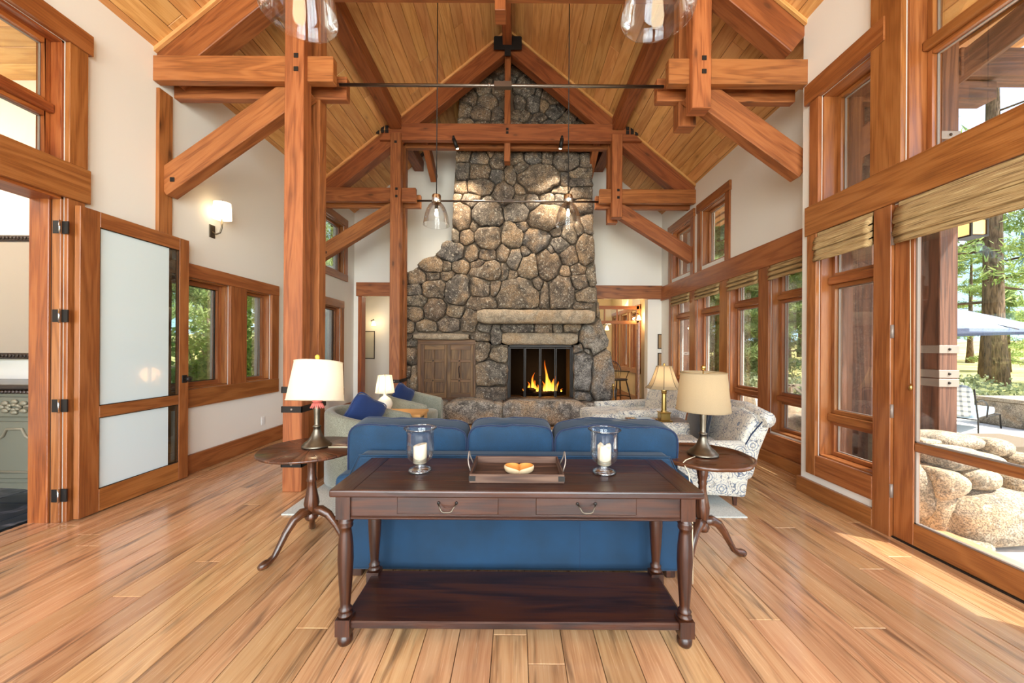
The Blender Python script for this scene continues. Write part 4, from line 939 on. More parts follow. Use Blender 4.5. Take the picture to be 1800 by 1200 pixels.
for a, b in ((-.555, -.078), (.098, .572)):
    d = MB().box((a, 1.736, .625), (b, 1.75, .708), 0).build('drawer', M['walnut'], ct, bev=.003)
    mx = (a+b)/2+.0
    h = MB().tube([(mx-.042, 1.734, .678), (mx-.04, 1.722, .676), (mx-.032, 1.712, .668), (mx-.024, 1.708, .652), (mx-.012, 1.708, .647), (mx+.012, 1.708, .647), (mx+.024, 1.708, .652), (mx+.032, 1.712, .668), (mx+.04, 1.722, .676), (mx+.042, 1.734, .678)], .0035, 6).build('pull_handle', M['bronze'], d)
    m = MB().sq((mx-.042, 1.733, .680), (.008, .004, .008), 1, 1, 5, 8).build('rosette', M['iron'], d); m = MB().sq((mx+.042, 1.733, .680), (.008, .004, .008), 1, 1, 5, 8).build('rosette', M['iron'], d)
prof = [(.028, .0), (.034, .012), (.035, .03), (.028, .045), (.020, .05)]
leg = [(.024, .128), (.033, .134), (.033, .142), (.024, .150), (.028, .156), (.031, .163), (.026, .170), (.022, .176), (.024, .20), (.031, .30), (.036, .40), (.034, .47), (.027, .53), (.024, .548), (.032, .553), (.034, .562), (.030, .570), (.035, .578), (.030, .586), (.026, .592), (.026, .60)]
for x in LXs:
    for y in LYs:
        m = MB().lathe(prof, (x, y, 0), 20).lathe(leg, (x, y, 0), 20)
        m.box((x-.034, y-.034, .05), (x+.034, y+.034, .128), 2).box((x-.034, y-.034, .60), (x+.034, y+.034, ZT-.036), 2)
        m.build('leg', M['walnut'], ct, origin=(x, y, 0), bev=0)
MB().box((LXs[0]-.01, LYs[0]-.02, .077), (LXs[1]+.01, LYs[1]+.02, .113), 0).build('shelf', M['walnut'], ct, bev=.006)
# tray and heart bowl
tr = empty('serving_tray', (.005, 1.94, ZT), 'weathered wooden serving tray with arched metal handles on console table', 'tray')
a, b, c, d, z = -.222, .238, 1.785, 2.09, ZT+.001
MB().box((a+.01, c+.01, z), (b-.01, d-.01, z+.008), 0).build('base', M['traywood'], tr)
for lo, hi, g in (((a, c), (b, c+.011), 0), ((a, d-.011), (b, d), 0), ((a, c+.011), (a+.011, d-.011), 1), ((b-.011, c+.011), (b, d-.011), 1)):
    MB().box((*lo, z), (*hi, z+.043), g).build('side', M['traywood'], tr, bev=.0015)
for x, s in ((a-.004, -1), (b+.004, 1)):
    MB().tube([(x, c+.09, z+.028), (x+s*.012, c+.10, z+.06)]+[(x+s*.016, c+.10+(d-c-.2)*t, z+.06+.05*math.sin(t*math.pi)) for t in np.linspace(.12, .88, 7)]+[(x+s*.012, d-.10, z+.06), (x, d-.09, z+.028)], .0035, 6).build('handle', M['strap'], tr)
for x0, x1 in ((a-.002, a+.03), (b-.03, b+.002)): MB().box((x0, c-.0015, z+.010), (x1, c+.001, z+.034), 0).build('corner_plate', M['iron'], tr)
hb = empty('heart_bowl', (.02, 1.88, ZT+.009), 'pale wooden heart shaped bowl with orange inside lying in tray', 'bowl')
def heart(t): return Vector((.0049*16*math.sin(t)**3, .0049*(13*math.cos(t)-5*math.cos(2*t)-2*math.cos(3*t)-math.cos(4*t))))
hp = [heart(2*math.pi*i/44+.001) for i in range(44)]; cy = 1.905; m = MB(); L = [(.72, 0), (.92, .008), (1.0, .022), (.99, .034), (.94, .037)]; n = 44
vs = [(.02+p.x*k, cy+p.y*k, ZT+.009+zz) for k, zz in L for p in hp]; fs = [(i*n+j, i*n+(j+1) % n, (i+1)*n+(j+1) % n, (i+1)*n+j) for i in range(len(L)-1) for j in range(n)]
m.add(vs, [f[::-1] for f in fs]+[tuple(range(n))], None, True).build('rim', M['heart'], hb)
L = [(.94, .037), (.86, .032), (.70, .016), (.35, .010)]; m = MB(); vs = [(.02+p.x*k, cy+p.y*k, ZT+.009+zz) for k, zz in L for p in hp]+[(.02, cy, ZT+.019)]
fs = [(i*n+j, i*n+(j+1) % n, (i+1)*n+(j+1) % n, (i+1)*n+j) for i in range(3) for j in range(n)]+[(3*n+j, 3*n+(j+1) % n, 4*n) for j in range(n)]
m.add(vs, fs, None, True).build('hollow', M['heartin'], hb)
# hurricane candle holders
for k, (x, y) in enumerate(((-.503, 1.955), (.468, 1.945))):
    r = empty('hurricane_glass', (x, y, ZT+.001), ['clear footed hurricane glass with slanted candle left of tray', 'clear footed hurricane glass with crumbled candle right of tray'][k], 'vase', 'hurricane glasses on the console table')
    z = ZT+.001
    MB().lathe([(.016, .034), (.034, .044), (.060, .066), (.071, .10), (.072, .15), (.071, .20), (.074, .217), (.083, .226), (.084, .228), (.080, .226), (.071, .217), (.068, .20), (.069, .15), (.068, .10), (.057, .068), (.032, .048), (.001, .043)], (x, y, z), 40).build('glass_body', M['hglass'], r); MB().lathe([(.001, 0), (.058, 0), (.061, .006), (.056, .014), (.030, .024), (.017, .031), (.017, .037), (.034, .045), (.001, .046)], (x, y, z), 40).build('foot', M['hfoot'], r); MB().tube([(x+.0835*math.cos(q), y+.0835*math.sin(q), z+.228) for q in np.linspace(0, 2*math.pi, 41)], .0022, 6, cap=False).build('rim', M['hfoot'], r)
    m = MB(); n = 22; zt = .137
    vs = []
    for i, (rr, h) in enumerate(((.033, 0), (.035, .004), (.035, 1), (.032, 1.03), (.012, .985))):
        for j in range(n):
            q = 2*math.pi*j/n; px, py = rr*math.cos(q), rr*math.sin(q); hz = h*(zt-.044)
            if h > .5: hz += px*.22*(1 if k == 0 else -.25)+(0 if k == 0 else .010*math.sin(q*3+1)+.006*math.sin(q*7))
            vs.append((x+px, y+py, z+.045+hz))
    vs.append((x, y, z+.045+(zt-.046))); fs = [(i*n+j, i*n+(j+1) % n, (i+1)*n+(j+1) % n, (i+1)*n+j) for i in range(4) for j in range(n)]+[(4*n+j, 4*n+(j+1) % n, 5*n) for j in range(n)]
    cr = empty('pillar_candle', (x, y, z+.045), ['ivory pillar candle burned to a slant inside left hurricane glass', 'ivory pillar candle with lumpy top inside right hurricane glass'][k], 'candle', 'pillar candles in hurricane glasses')
    m.add(vs, fs, None, True).build('wax', M['wax'], cr); MB().tube([(x, y, z+zt-.002), (x+.002, y, z+zt+.012)], .0012, 5).build('wick', M['iron'], cr)
# ------------------------------------------------------------ sofa
sf = empty('sofa', (0, 2.7, 0), 'blue velvet three cushion sofa seen from behind the console table', 'sofa')
sa, sb, sy = -1.05, 1.04, 2.245
m = MB(); pts = [(sa+.03, .05), (sb-.03, .05), (sb-.03, .60), (sb-.10, .755), (sa+.10, .755), (sa+.03, .60)]
m.prism(pts, 1, sy, sy+.12).build('back_frame', M['velvet'], sf, bev=.025, seg=3)
for s, x in ((-1, sa), (1, sb)):
    m = MB(); m.prism([(x-s*.16, .05), (x+s*0, .05), (x+s*.085, .50), (x+s*.08, .60), (x-s*.10, .62), (x-s*.16, .55)], 1, sy+.06, 3.1, g=1).build('arm', M['velvet'], sf, bev=.035, seg=3)
MB().box((sa+.15, sy+.17, .05), (sb-.15, 3.06, .28), 0).build('seat_base', M['velvet'], sf, bev=.015)
ex = [(-1.10, -.315), (-.315, .25), (.25, 1.065)]
for i, (a, b) in enumerate(ex):
    MB().sq(((a+b)/2*.93, 2.80, .37), ((b-a)/2*.91, .33, .10), .25, .25, 12, 28).build('seat_cushion', M['velvet'], sf)
    W = (b-a)/2; c = Vector(((a+b)/2, 2.50+.0, .685)); Rm = Matrix.Rotation(math.radians([2.5, 0, -1.5][i]), 3, 'Y') @ Matrix.Rotation(.10, 3, 'X')
    hz = .232
    def wr(v, W=W, hz=hz, i=i):
        n = noise.noise(Vector((v.x*5+i*3, v.y*2, v.z*3))); e = max(0, abs(v.z)/hz-.35)
        return v+Vector((0, math.sin(v.x*52+i+3*n)*.010*e+n*.016, n*.010+.008*math.sin(v.x*6+i)))
    cu = MB().sq(c, (W-.004, .10, hz), .30, .22, 24, 96, Rm.to_4x4(), wr).build('back_cushion', M['velvet'], sf)
    pp = []
    for s2 in (-1, 1):
        pp = []
        for j in range(96):
            t = 2*math.pi*j/96; dx, dz = (W-.004)*math.cos(t), hz*math.sin(t); lo_, hi_ = 0, 2.
            for _ in range(22):
                k_ = (lo_+hi_)/2; val = (abs(dx*k_/(W-.004))**(2/.22)+.80**(2/.22))**(.22/.30)+abs(dz*k_/hz)**(2/.30)
                lo_, hi_ = (k_, hi_) if val < 1 else (lo_, k_)
            pp.append(c+Rm @ (wr(Vector((dx*lo_*1.004, s2*.082, dz*lo_*1.008)))))
        pp.append(pp[0]); pp.append(pp[1])
        MB().tube(pp, .0065, 6, cap=False).build('piping', M['pipe'], cu)
for p in ([(sa+.03, sy-.002, .06), (sa+.03, sy-.002, .60), (sa+.10, sy-.002, .752), (sb-.10, sy-.002, .752), (sb-.03, sy-.002, .60), (sb-.03, sy-.002, .06)],): MB().tube(p, .005, 6).build('piping', M['velvet'], sf)
MB().box((.395, sy-.0015, .055), (.397, sy, .74), 2).build('back_seam', M['pipe'], sf)
for x in (sa+.08, sb-.08):
    for y in (sy+.03, 3.03): MB().box((x-.03, y-.0, 0), (x+.03, y+.05, .055), 2).build('leg', M['walnut'], sf, bev=.004)
# rug
MB().box((-1.95, 3.08, .0), (1.94, 6.3, .014)).build('area_rug', M['rug'], bev=.004, label='pale grey woven rug under the seating group', cat='rug')
# ------------------------------------------------------------ pedestal tables
def pedestal(name, x, y, rad, top, feet, label, pie):
    r = empty(name, (x, y, 0), label, 'side table')
    if pie:
        m = MB(); n = 72
        def rr(q): return rad*(1+.035*abs(math.sin(q*4))**.7)
        L = [(.90, -.022), (1, -.014), (1.01, .006), (.985, .010), (.955, .006), (.93, -.004)]
        vs = [(x+rr(6.2832*j/n)*k*math.cos(6.2832*j/n), y+rr(6.2832*j/n)*k*math.sin(6.2832*j/n), top+z) for k, z in L for j in range(n)]
        fs = [(i*n+j, i*n+(j+1) % n, (i+1)*n+(j+1) % n, (i+1)*n+j) for i in range(len(L)-1) for j in range(n)]+[tuple(range(n))[::-1], tuple((len(L)-1)*n+j for j in range(n))]
        m.add(vs, fs, None, True); m.sm[-2:] = [False, False]
    else:
        m = MB().lathe([(rad*.93, -.022), (rad*.99, -.016), (rad, -.006), (rad*.985, .0), (.001, .0)], (x, y, top), 56)
    m.build('tabletop', M['walnut2'], r, origin=(x, y, top-.02))
    pc = [(.030, .20), (.036, .215), (.030, .235), (.024, .25), (.034, .275), (.041, .31), (.036, .35), (.025, .42), (.022, .46), (.030, .475), (.024, .49), (.022, .55), (.026, .64), (.034, top-.05), (.045, top-.03)] if not pie else [(.030, .20), (.038, .225), (.030, .25), (.022, .265), (.030, .285), (.036, .32), (.038, .36), (.030, .41), (.022, .46), (.019, .50), (.024, .515), (.020, .53), (.026, .56), (.030, .60), (.026, .635), (.032, top-.04), (.040, top-.02)]
    m = MB().lathe([(q_[0]*1.22, q_[1]) for q_ in pc], (x, y, 0), 20).box((x-.05, y-.05, top-.075 if not pie else top-.045), (x+.05, y+.05, top-.02), 0).build('column', M['walnut2'], r)
    for q in feet:
        d = Vector((math.cos(q), math.sin(q), 0)); b = Vector((x, y, 0))
        pts = [b+d*s+Vector((0, 0, z)) for s, z in ((.015, .26), (.07, .262), (.12, .235), (.17, .17), (.21, .10), (.24, .05), (.27, .030), (.295, .024), (.32, .018), (.335, .016))]
        rs = [.026, .028, .024, .020, .017, .016, .018, .022, .019, .010]
        MB().tube(pts, [q_*1.2 for q_ in rs], 10).build('leg', M['walnut2'], r)
pedestal('round_table', -1.43, 2.60, .332, .70, [math.radians(a) for a in (238, 358, 118)], 'mahogany round pedestal table left of the sofa holding lit lamp', False)
pedestal('piecrust_table', 1.25, 2.47, .295, .70, [math.radians(a) for a in (10, 225, 118)], 'mahogany piecrust pedestal table right of the sofa holding tan lamp', True)
# ------------------------------------------------------------ lamps
def table_lamp(x, y, z, s, label, sm, r0, r1, zs0, zs1, power, tilt, tassel, finial, group=None):
    r = empty('table_lamp', (x, y, z), label, 'lamp', group)
    MB().lathe([(.096, 0), (.098, .010), (.094, .018), (.086, .022), (.080, .032), (.062, .045), (.045, .065), (.033, .09), (.025, .115), (.021, .135), (.027, .139), (.027, .147), (.019, .151), (.017, .16), (.020, .24), (.023, .30), (.020, .31), (.031, .314), (.031, .32), (.020, .328), (.030, .335), (.030, .342), (.018, .35), (.014, .45), (.010, .50)], (x, y, z), 28).build('base', M['bronze'], r)
    t = Matrix.Rotation(tilt, 3, 'X')
    MB().tube([(x, y, z+.45), (x, y, zs1+.02)], .004, 6).build('harp', M['brass'], r)
    m = MB().lathe([(r0, zs0-z), (r1, zs1-z)], (x, y, z), 48, tilt=None)
    c = Vector((x, y, (zs0+zs1)/2)); m.v = [c+t @ (v-c) for v in m.v]; m.f = m.f[:-2]; m.uv = m.uv[:-2]; m.sm = m.sm[:-2]
    sh = m.build('shade', M[sm], r)
    for rr, zz in ((r0, zs0), (r1, zs1)):
        MB().tube([c+t @ (Vector((x+rr*math.cos(q), y+rr*math.sin(q), zz))-c) for q in np.linspace(0, 2*math.pi, 41)], .004, 5, cap=False).build('trim_ring', M[sm], sh)
    sp = MB()
    for q in (0.5, 2.6, 4.7): sp.tube([c+t @ (Vector((x, y, zs1-.012))-c), c+t @ (Vector((x+r1*math.cos(q), y+r1*math.sin(q), zs1))-c)], .002, 4)
    sp.build('spider', M['brass'], sh)
    MB().sq((x, y, zs1+.035), (.016, .016, .018), 1, 1, 8, 10).build('finial', M[finial], r)
    MB().sq((x, y, (zs0+zs1)/2+.02), (.028, .028, .04), 1, 1, 8, 10).build('bulb', M['bulb'], r)
    plight('lamp_light', (x, y, (zs0+zs1)/2+.02), power, (1, .74, .45), .03)
    if tassel:
        tz = z+.33
        tt = MB().lathe([(.014, .0), (.030, -.012), (.034, -.026), (.022, -.034)], (x+.02, y-.032, tz+.02), 14).build('tassel_knot', M['tassel'], r)
        m = MB()
        for i in range(16):
            q = i/16*math.pi*2; m.tube([(x+.02, y-.034, tz-.008), (x+.02+.03*math.cos(q), y-.034+.02*math.sin(q), tz-.025), (x+.02+.048*math.cos(q), y-.034+.03*math.sin(q), tz-.052)], [.008, .008, .003], 5)
        m.build('tassel_fringe', M['tassel'], r, kind='stuff')
    return r
table_lamp(-1.412, 2.63, .701, 1, 'lit table lamp with white drum shade on left round table', 'shade', .183, .155, 1.03, 1.30, 9, -.16, True, 'tassely')
table_lamp(1.262, 2.49, .697, 1, 'table lamp with tan linen drum shade on piecrust table', 'shade2', .168, .142, 1.00, 1.25, 1.6, .02, True, 'brass')
def cord(pts, label):
    o = MB().tube(pts, .0035, 6).build('lamp_cord', M['cord'], label=label, cat='cord'); return o
cord([(-1.315, 2.60, .7045), (-1.22, 2.60, .705), (-1.12, 2.60, .7045), (-1.085, 2.62, .705), (-1.072, 2.64, .68), (-1.070, 2.66, .4), (-1.10, 2.75, .01)], 'yellow lamp cord lying across left round table')
cord([(1.18, 2.43, .703), (1.12, 2.37, .708), (1.07, 2.32, .713), (1.035, 2.28, .708), (1.0+.045, 2.225, .66), (1.055, 2.20, .45), (1.06, 2.2, .012)], 'white lamp cord drooping off front of piecrust table')
# ------------------------------------------------------------ barrel chairs
def sweep_wall(path, th, z0, tops, mat, name, parent, n=7):
    m = MB(); k = len(path); rings = []
    for i, p in enumerate(path):
        t = (path[min(i+1, k-1)]-path[max(i-1, 0)]).normalized(); nn = Vector((-t.y, t.x, 0)); h = tops[i]; r = th/2; sec = [(-r, z0), (r, z0)]
        sec += [(r*math.cos(a), h-r*.7+r*.7*math.sin(a)) for a in np.linspace(0, math.pi, n)]
        rings.append([p+nn*s[0]+Vector((0, 0, s[1])) for s in sec])
    q = len(rings[0]); vs = [v for r_ in rings for v in r_]
    fs = [(i*q+j, i*q+(j+1) % q, (i+1)*q+(j+1) % q, (i+1)*q+j) for i in range(k-1) for j in range(q)]
    m.add(vs, fs, None, True); m.add(rings[0], [tuple(range(q))[::-1]], None, False); m.add(rings[-1], [tuple(range(q))], None, False)
    return m.build(name, M[mat], parent, bev=0)
def barrel(label, loc, rz):
    r = empty('barrel_chair', (0, 0, 0), label, 'armchair', 'grey barrel chairs left of the rug')
    path = []; R0 = .375
    for x in (.36, .34, .26, .17, .08): path.append(Vector((x, -R0, 0)))
    for a in np.linspace(-90, -270, 21): path.append(Vector((R0*math.cos(math.radians(a)), R0*math.sin(math.radians(a)), 0)))
    for x in (.08, .17, .26, .34, .36): path.append(Vector((x, R0, 0)))
    tops = [.62+.14*(1-min(1, max(0, (p.x+.36)/.72))**1.2) for p in path]; tops[0] -= .03; tops[-1] -= .03
    sweep_wall(path, .10, .04, tops, 'tweed', 'shell', r)
    MB().lathe([(.30, .04), (.315, .06), (.315, .30), (.28, .32)], (0, 0, 0), 32).build('seat_base', M['tweed'], r)
    MB().sq((.04, 0, .40), (.33, .315, .085), .35, .6, 12, 28).build('seat_cushion', M['tweed'], r)
    MB().lathe([(.20, 0), (.22, .02), (.20, .045)], n=24).build('swivel_base', M['walnut'], r)
    r.location = loc; r.rotation_euler = (0, 0, rz); return r
barrel('grey tweed barrel chair left of rug, nearer the sofa', (-1.55, 3.92, .014), math.radians(4)); barrel('grey tweed barrel chair left of rug, nearer the fireplace', (-1.52, 5.35, .014), math.radians(-4))
def pillow(loc, s, rot, mat, label, group=None):
    def f(v):
        u = v.x/s[0]; w2 = v.z/s[2]; k = 1+.14*(abs(u*w2)); return Vector((v.x*k, v.y*(1-.35*max(abs(u), abs(w2))), v.z*k))
    r = empty('throw_pillow', (0, 0, 0), label, 'pillow', group)
    MB().sq((0, 0, 0), s, .5, .45, 14, 28, None, f).build('cushion', M[mat], r)
    pts = []
    for j in range(49):
        t = 2*math.pi*j/48; e = .3; x = s[0]*math.copysign(abs(math.cos(t))**e, math.cos(t)); z = s[2]*math.copysign(abs(math.sin(t))**e, math.sin(t)); k = 1+.14*abs(x*z/(s[0]*s[2])); pts.append((x*k*.99, 0, z*k*.99))
    MB().tube(pts, .006, 5, cap=False).build('welt', M[mat], r)
    r.location = loc; r.rotation_euler = rot; return r
pillow((-1.62, 3.93, .67), (.20, .075, .20), (.25, .5, math.radians(62)), 'navy', 'navy pillow leaning in the nearer grey barrel chair', 'navy pillows in the barrel chairs')
pillow((-1.66, 5.38, .66), (.18, .07, .18), (.2, .45, math.radians(66)), 'navy', 'navy pillow in the grey barrel chair nearer the fireplace', 'navy pillows in the barrel chairs')
# end table between the barrel chairs, white lamp
r = empty('end_table', (-1.55, 4.64, .014), 'small honey wood end table between the two barrel chairs', 'side table')
MB().box((-1.85, 4.43, .565), (-1.14, 4.86, .60), 0).build('tabletop', M['ceil'], r, bev=.006)
for x in (-1.82, -1.19):
    for y in (4.46, 4.80): MB().box((x, y, .014), (x+.035, y+.035, .565), 2).build('leg', M['ceil'], r, bev=.003)
MB().box((-1.80, 4.47, .18), (-1.18, 4.82, .20), 0).build('shelf', M['ceil'], r, bev=.003)
def seg_shade(x, y, z0, z1, r0, r1, n, mat, name, parent, concave=.0):
    m = MB(); L = 8; vs = []
    for i in range(L+1):
        t = i/L; rr = r0+(r1-r0)*(t**(1-concave)); 
        for j in range(n): q = 2*math.pi*(j+.5)/n; vs.append((x+rr*math.cos(q), y+rr*math.sin(q), z0+(z1-z0)*t))
    m.add(vs, [(i*n+j, i*n+(j+1) % n, (i+1)*n+(j+1) % n, (i+1)*n+j) for i in range(L) for j in range(n)], None, False)
    sh = m.build(name, M[mat], parent)
    for j in range(n):
        q = 2*math.pi*(j+.5)/n; MB().tube([(x+(r0+(r1-r0)*((i/L)**(1-concave)))*math.cos(q)*1.004, y+(r0+(r1-r0)*((i/L)**(1-concave)))*math.sin(q)*1.004, z0+(z1-z0)*i/L) for i in range(L+1)], .0028, 4).build('rib', M['darkwood'] if concave else M[mat], sh)
    for rr, zz in ((r0, z0), (r1, z1)): MB().tube([(x+rr*math.cos(2*math.pi*(j+.5)/n), y+rr*math.sin(2*math.pi*(j+.5)/n), zz) for j in range(n+1)], .004, 5, cap=False).build('trim_ring', M[mat], sh)
    return sh
x, y = -1.635, 4.62; r = empty('ceramic_lamp', (x, y, .60), 'lit lamp with white ceramic gourd base between the barrel chairs', 'lamp')
MB().lathe([(.05, 0), (.055, .01), (.075, .035), (.092, .08), (.094, .11), (.078, .155), (.045, .185), (.020, .20), (.016, .23), (.010, .24)], (x, y, .601), 28).build('base', M['white'], r)
seg_shade(x, y, .84, 1.055, .115, .082, 8, 'shade', 'shade', r); MB().sq((x, y, .94), (.025, .025, .035), 1, 1, 8, 10).build('bulb', M['bulb'], r); MB().tube([(x, y, .83), (x, y, 1.075)], .004, 6).build('harp', M['brass'], r)
plight('lamp_light', (x, y, .94), 7, (1, .76, .48), .03)
# right end table with brass column lamp
x, y = 1.745, 4.35; r = empty('end_table', (x, y, .014), 'small mahogany end table behind right side of blue sofa', 'side table')
MB().box((1.36, 4.12, .53), (2.05, 4.6, .555), 0).build('tabletop', M['walnut2'], r, bev=.006)
MB().box((1.42, 4.16, .42), (1.99, 4.56, .53), 0).build('apron', M['walnut2'], r, bev=.004)
for xx in (1.42, 1.95):
    for yy in (4.16, 4.52): MB().box((xx, yy, .014), (xx+.035, yy+.035, .42), 2).build('leg', M['walnut2'], r, bev=.003)
r = empty('column_lamp', (x, y, .555), 'brass column lamp with ribbed cream bell shade beside floral armchair', 'lamp')
m = MB().box((x-.075, y-.075, .556), (x+.075, y+.075, .575)).box((x-.055, y-.055, .575), (x+.055, y+.055, .655)).box((x-.063, y-.063, .655), (x+.063, y+.063, .668)).build('plinth', M['brass'], r, bev=.004)
MB().lathe([(.040, .668), (.030, .69), (.030, .70), (.027, .88), (.033, .89), (.028, .90), (.036, .915), (.036, .925), (.012, .93), (.008, 1.0)], (x, y, 0), 8, smooth=False).build('column', M['brass'], r)
seg_shade(x, y, .945, 1.205, .208, .085, 8, 'shade2', 'shade', r, .38); MB().sq((x, y, 1.04), (.025, .025, .035), 1, 1, 8, 10).build('bulb', M['bulb'], r); MB().sq((x, y, 1.225), (.014, .014, .016), 1, 1, 8, 10).build('finial', M['brass'], r)
MB().tube([(x, y, .95), (x, y, 1.21)], .004, 6).build('harp', M['brass'], r)
plight('lamp_light', (x, y, 1.07), 1.8, (1, .74, .45), .03)
# ------------------------------------------------------------ floral armchairs
def armchair(label, loc, rz, s=1.0):
    r = empty('floral_armchair', (0, 0, 0), label, 'armchair', 'blue and cream floral armchairs'); mt = 'floral'
    # faces -x ; width along y
    MB().box((-.38*s, -.36*s, .10), (.34*s, .36*s, .33), 0).build('seat_base', M[mat_f] if False else M[mt], r, bev=.03, seg=2)
    MB().sq((-.05*s, 0, .40), (.40*s, .30*s, .095), .3, .3, 12, 28).build('seat_cushion', M[mt], r)
    for sg in (-1, 1):
        m = MB(); y = sg*.375*s; m.prism([(-.40*s, .10), (.38*s, .10), (.43*s, .50), (-.36*s, .50)], 1, y-.05, y+.05)
        a = m.build('arm', M[mt], r, bev=.03, seg=2)
        MB().tube([(-.42*s, y+sg*.02, .50), (-.40*s, y+sg*.02, .505), (.0, y+sg*.025, .515), (.36*s, y+sg*.02, .53)], [.05, .07, .072, .07], 16).build('arm_roll', M[mt], a)
        MB().lathe([(.001, .004), (.066, .003), (.07, .0)], (-.415*s, y+sg*.02, .503), 20, tilt=Matrix.Rotation(-math.pi/2, 3, 'Y')).build('arm_face', M[mt], a)
    def bend(v):
        t = (v.z+.3)/.6; return Vector((v.x+.16*t*t*s, v.y*(1+.10*t), v.z))
    b = MB().sq((.37*s, 0, .52), (.11*s, .385*s, .31), .35, .3, 18, 36, None, bend).build('back', M[mt], r)
    MB().tube([(.50*s, -.42*s, .775), (.545*s, -.40*s, .79), (.55*s, 0, .815), (.545*s, .40*s, .79), (.50*s, .42*s, .775)], [.055, .075, .078, .075, .055], 16).build('back_roll', M[mt], b)
    for sg in (-1, 1): MB().tube([(.30*s, sg*.385*s, .33), (.345*s, sg*.40*s, .5), (.42*s, sg*.415*s, .66), (.52*s, sg*.425*s, .80)], .006, 5).build('piping', M['pipe'], b)
    for x in (-.34*s, .32*s):
        for y in (-.33*s, .33*s): MB().lathe([(.018, 0), (.026, .10)], (x, y, 0), 4, smooth=False, rot=.785).build('leg', M['walnut'], r)
    r.location = loc; r.rotation_euler = (0, 0, rz); return r
armchair('large floral armchair with rolled back beside piecrust table', (1.72, 3.72, .002), math.radians(-9), 1.0)
armchair('floral armchair beyond the brass column lamp near far windows', (1.74, 5.38, .014), math.radians(8), 1.08)
pillow((1.97, 3.98, .67), (.30, .085, .25), (0.1, -.25, math.radians(75)), 'black', 'black pillow leaning in large floral armchair')
o = empty('ottoman', (0, 0, 0), 'pale floral ottoman in front of stone hearth', 'ottoman')
MB().box((-.33, -.30, .10), (.33, .30, .40), 0).build('base', M['floral'], o, bev=.03, seg=2); MB().sq((0, 0, .45), (.35, .32, .10), .3, .3, 12, 28).build('cushion', M['floral'], o)
for x in (-.28, .28):
    for y in (-.25, .25): MB().lathe([(.018, 0), (.026, .10)], (x, y, 0), 4, smooth=False, rot=.785).build('leg', M['walnut'], o)
o.location = (1.30, 5.15, .014); o.rotation_euler = (0, 0, .15)
# books on the end table
bk = empty('book', (1.52, 4.34, .556), 'grey book lying on mahogany end table by brass lamp', 'book'); MB().box((1.44, 4.24, .5565), (1.62, 4.48, .580)).build('cover', M['outcush'], bk, bev=.002); MB().box((1.435, 4.245, .560), (1.615, 4.475, .577)).build('pages', M['art'], bk)
# ------------------------------------------------------------ windsor stool in the hall, fire tools
def windsor():
    r = empty('windsor_chair', (0, 0, 0), 'dark wooden windsor chair with bowed spindle back in hall', 'chair'); mt = 'darkwood'; sh = .62
    MB().sq((0, 0, sh), (.22, .21, .03), .5, .8, 8, 24).build('seat', M[mt], r)
    arc = [Vector((.25*math.cos(a), .20*math.sin(a)+.0, sh+.20)) for a in np.linspace(0, math.pi, 13)]
    MB().tube([Vector((.25, -.12, sh+.2))]+arc+[Vector((-.25, -.12, sh+.2))], .014, 8).build('arm_rail', M[mt], r)
    bow = [Vector((.21*math.cos(a), .18+.10*math.sin(a), sh+.20+.26*math.sin(a)**.8)) for a in np.linspace(0.001, math.pi-.001, 17)]
    MB().tube(bow, .011, 8).build('bow', M[mt], r)
    for i in range(9):
        t = -.18+i*.045; yb = .20*math.sqrt(max(0, 1-(t/.25)**2)); hz = .26*max(0, 1-(t/.21)**2)**.4; MB().tube([(t*.8, .15, sh+.02), (t, yb, sh+.2), (t, .18+.1*math.sqrt(max(0, 1-(t/.21)**2)), sh+.2+hz)], .006, 6).build('spindle', M[mt], r)
    for sx in (-1, 1):
        MB().tube([(sx*.2, -.05, sh+.02), (sx*.25, -.08, sh+.2)], .009, 6).build('arm_post', M[mt], r)
        for sy in (-1, 1): MB().tube([(sx*.14, sy*.13, sh-.02), (sx*.18, sy*.17, sh*.6), (sx*.19, sy*.185, sh*.5), (sx*.24, sy*.23, 0)], [.014, .022, .014, .012], 8).build('leg', M[mt], r)
        MB().tube([(sx*.2, -.19, sh*.32), (sx*.2, .19, sh*.32)], .011, 8).build('stretcher', M[mt], r)
    MB().tube([(-.2, 0, sh*.32), (.2, 0, sh*.32)], .011, 8).build('stretcher', M[mt], r)
    r.location = (2.62, 9.45, 0); r.rotation_euler = (0, 0, .35)
windsor()
v = P(1078, 700, 7.0); r = empty('fire_poker_stand', (v.x, 7.0, 0), 'brass handled fire tool stand at right foot of the chimney', 'fire tools')
MB().lathe([(.10, 0), (.10, .02), (.02, .03), (.012, .06), (.012, .62), (.022, .63), (.028, .66), (.022, .69), (.030, .70), (.012, .74), (.001, .75)], (v.x, 7.0, 0), 14).build('stand', M['brass'], r)
for s in (-1, 1): MB().tube([(v.x+s*.04, 7.0, .10), (v.x+s*.04, 7.0, .64)], .006, 6).build('poker', M['iron'], r)
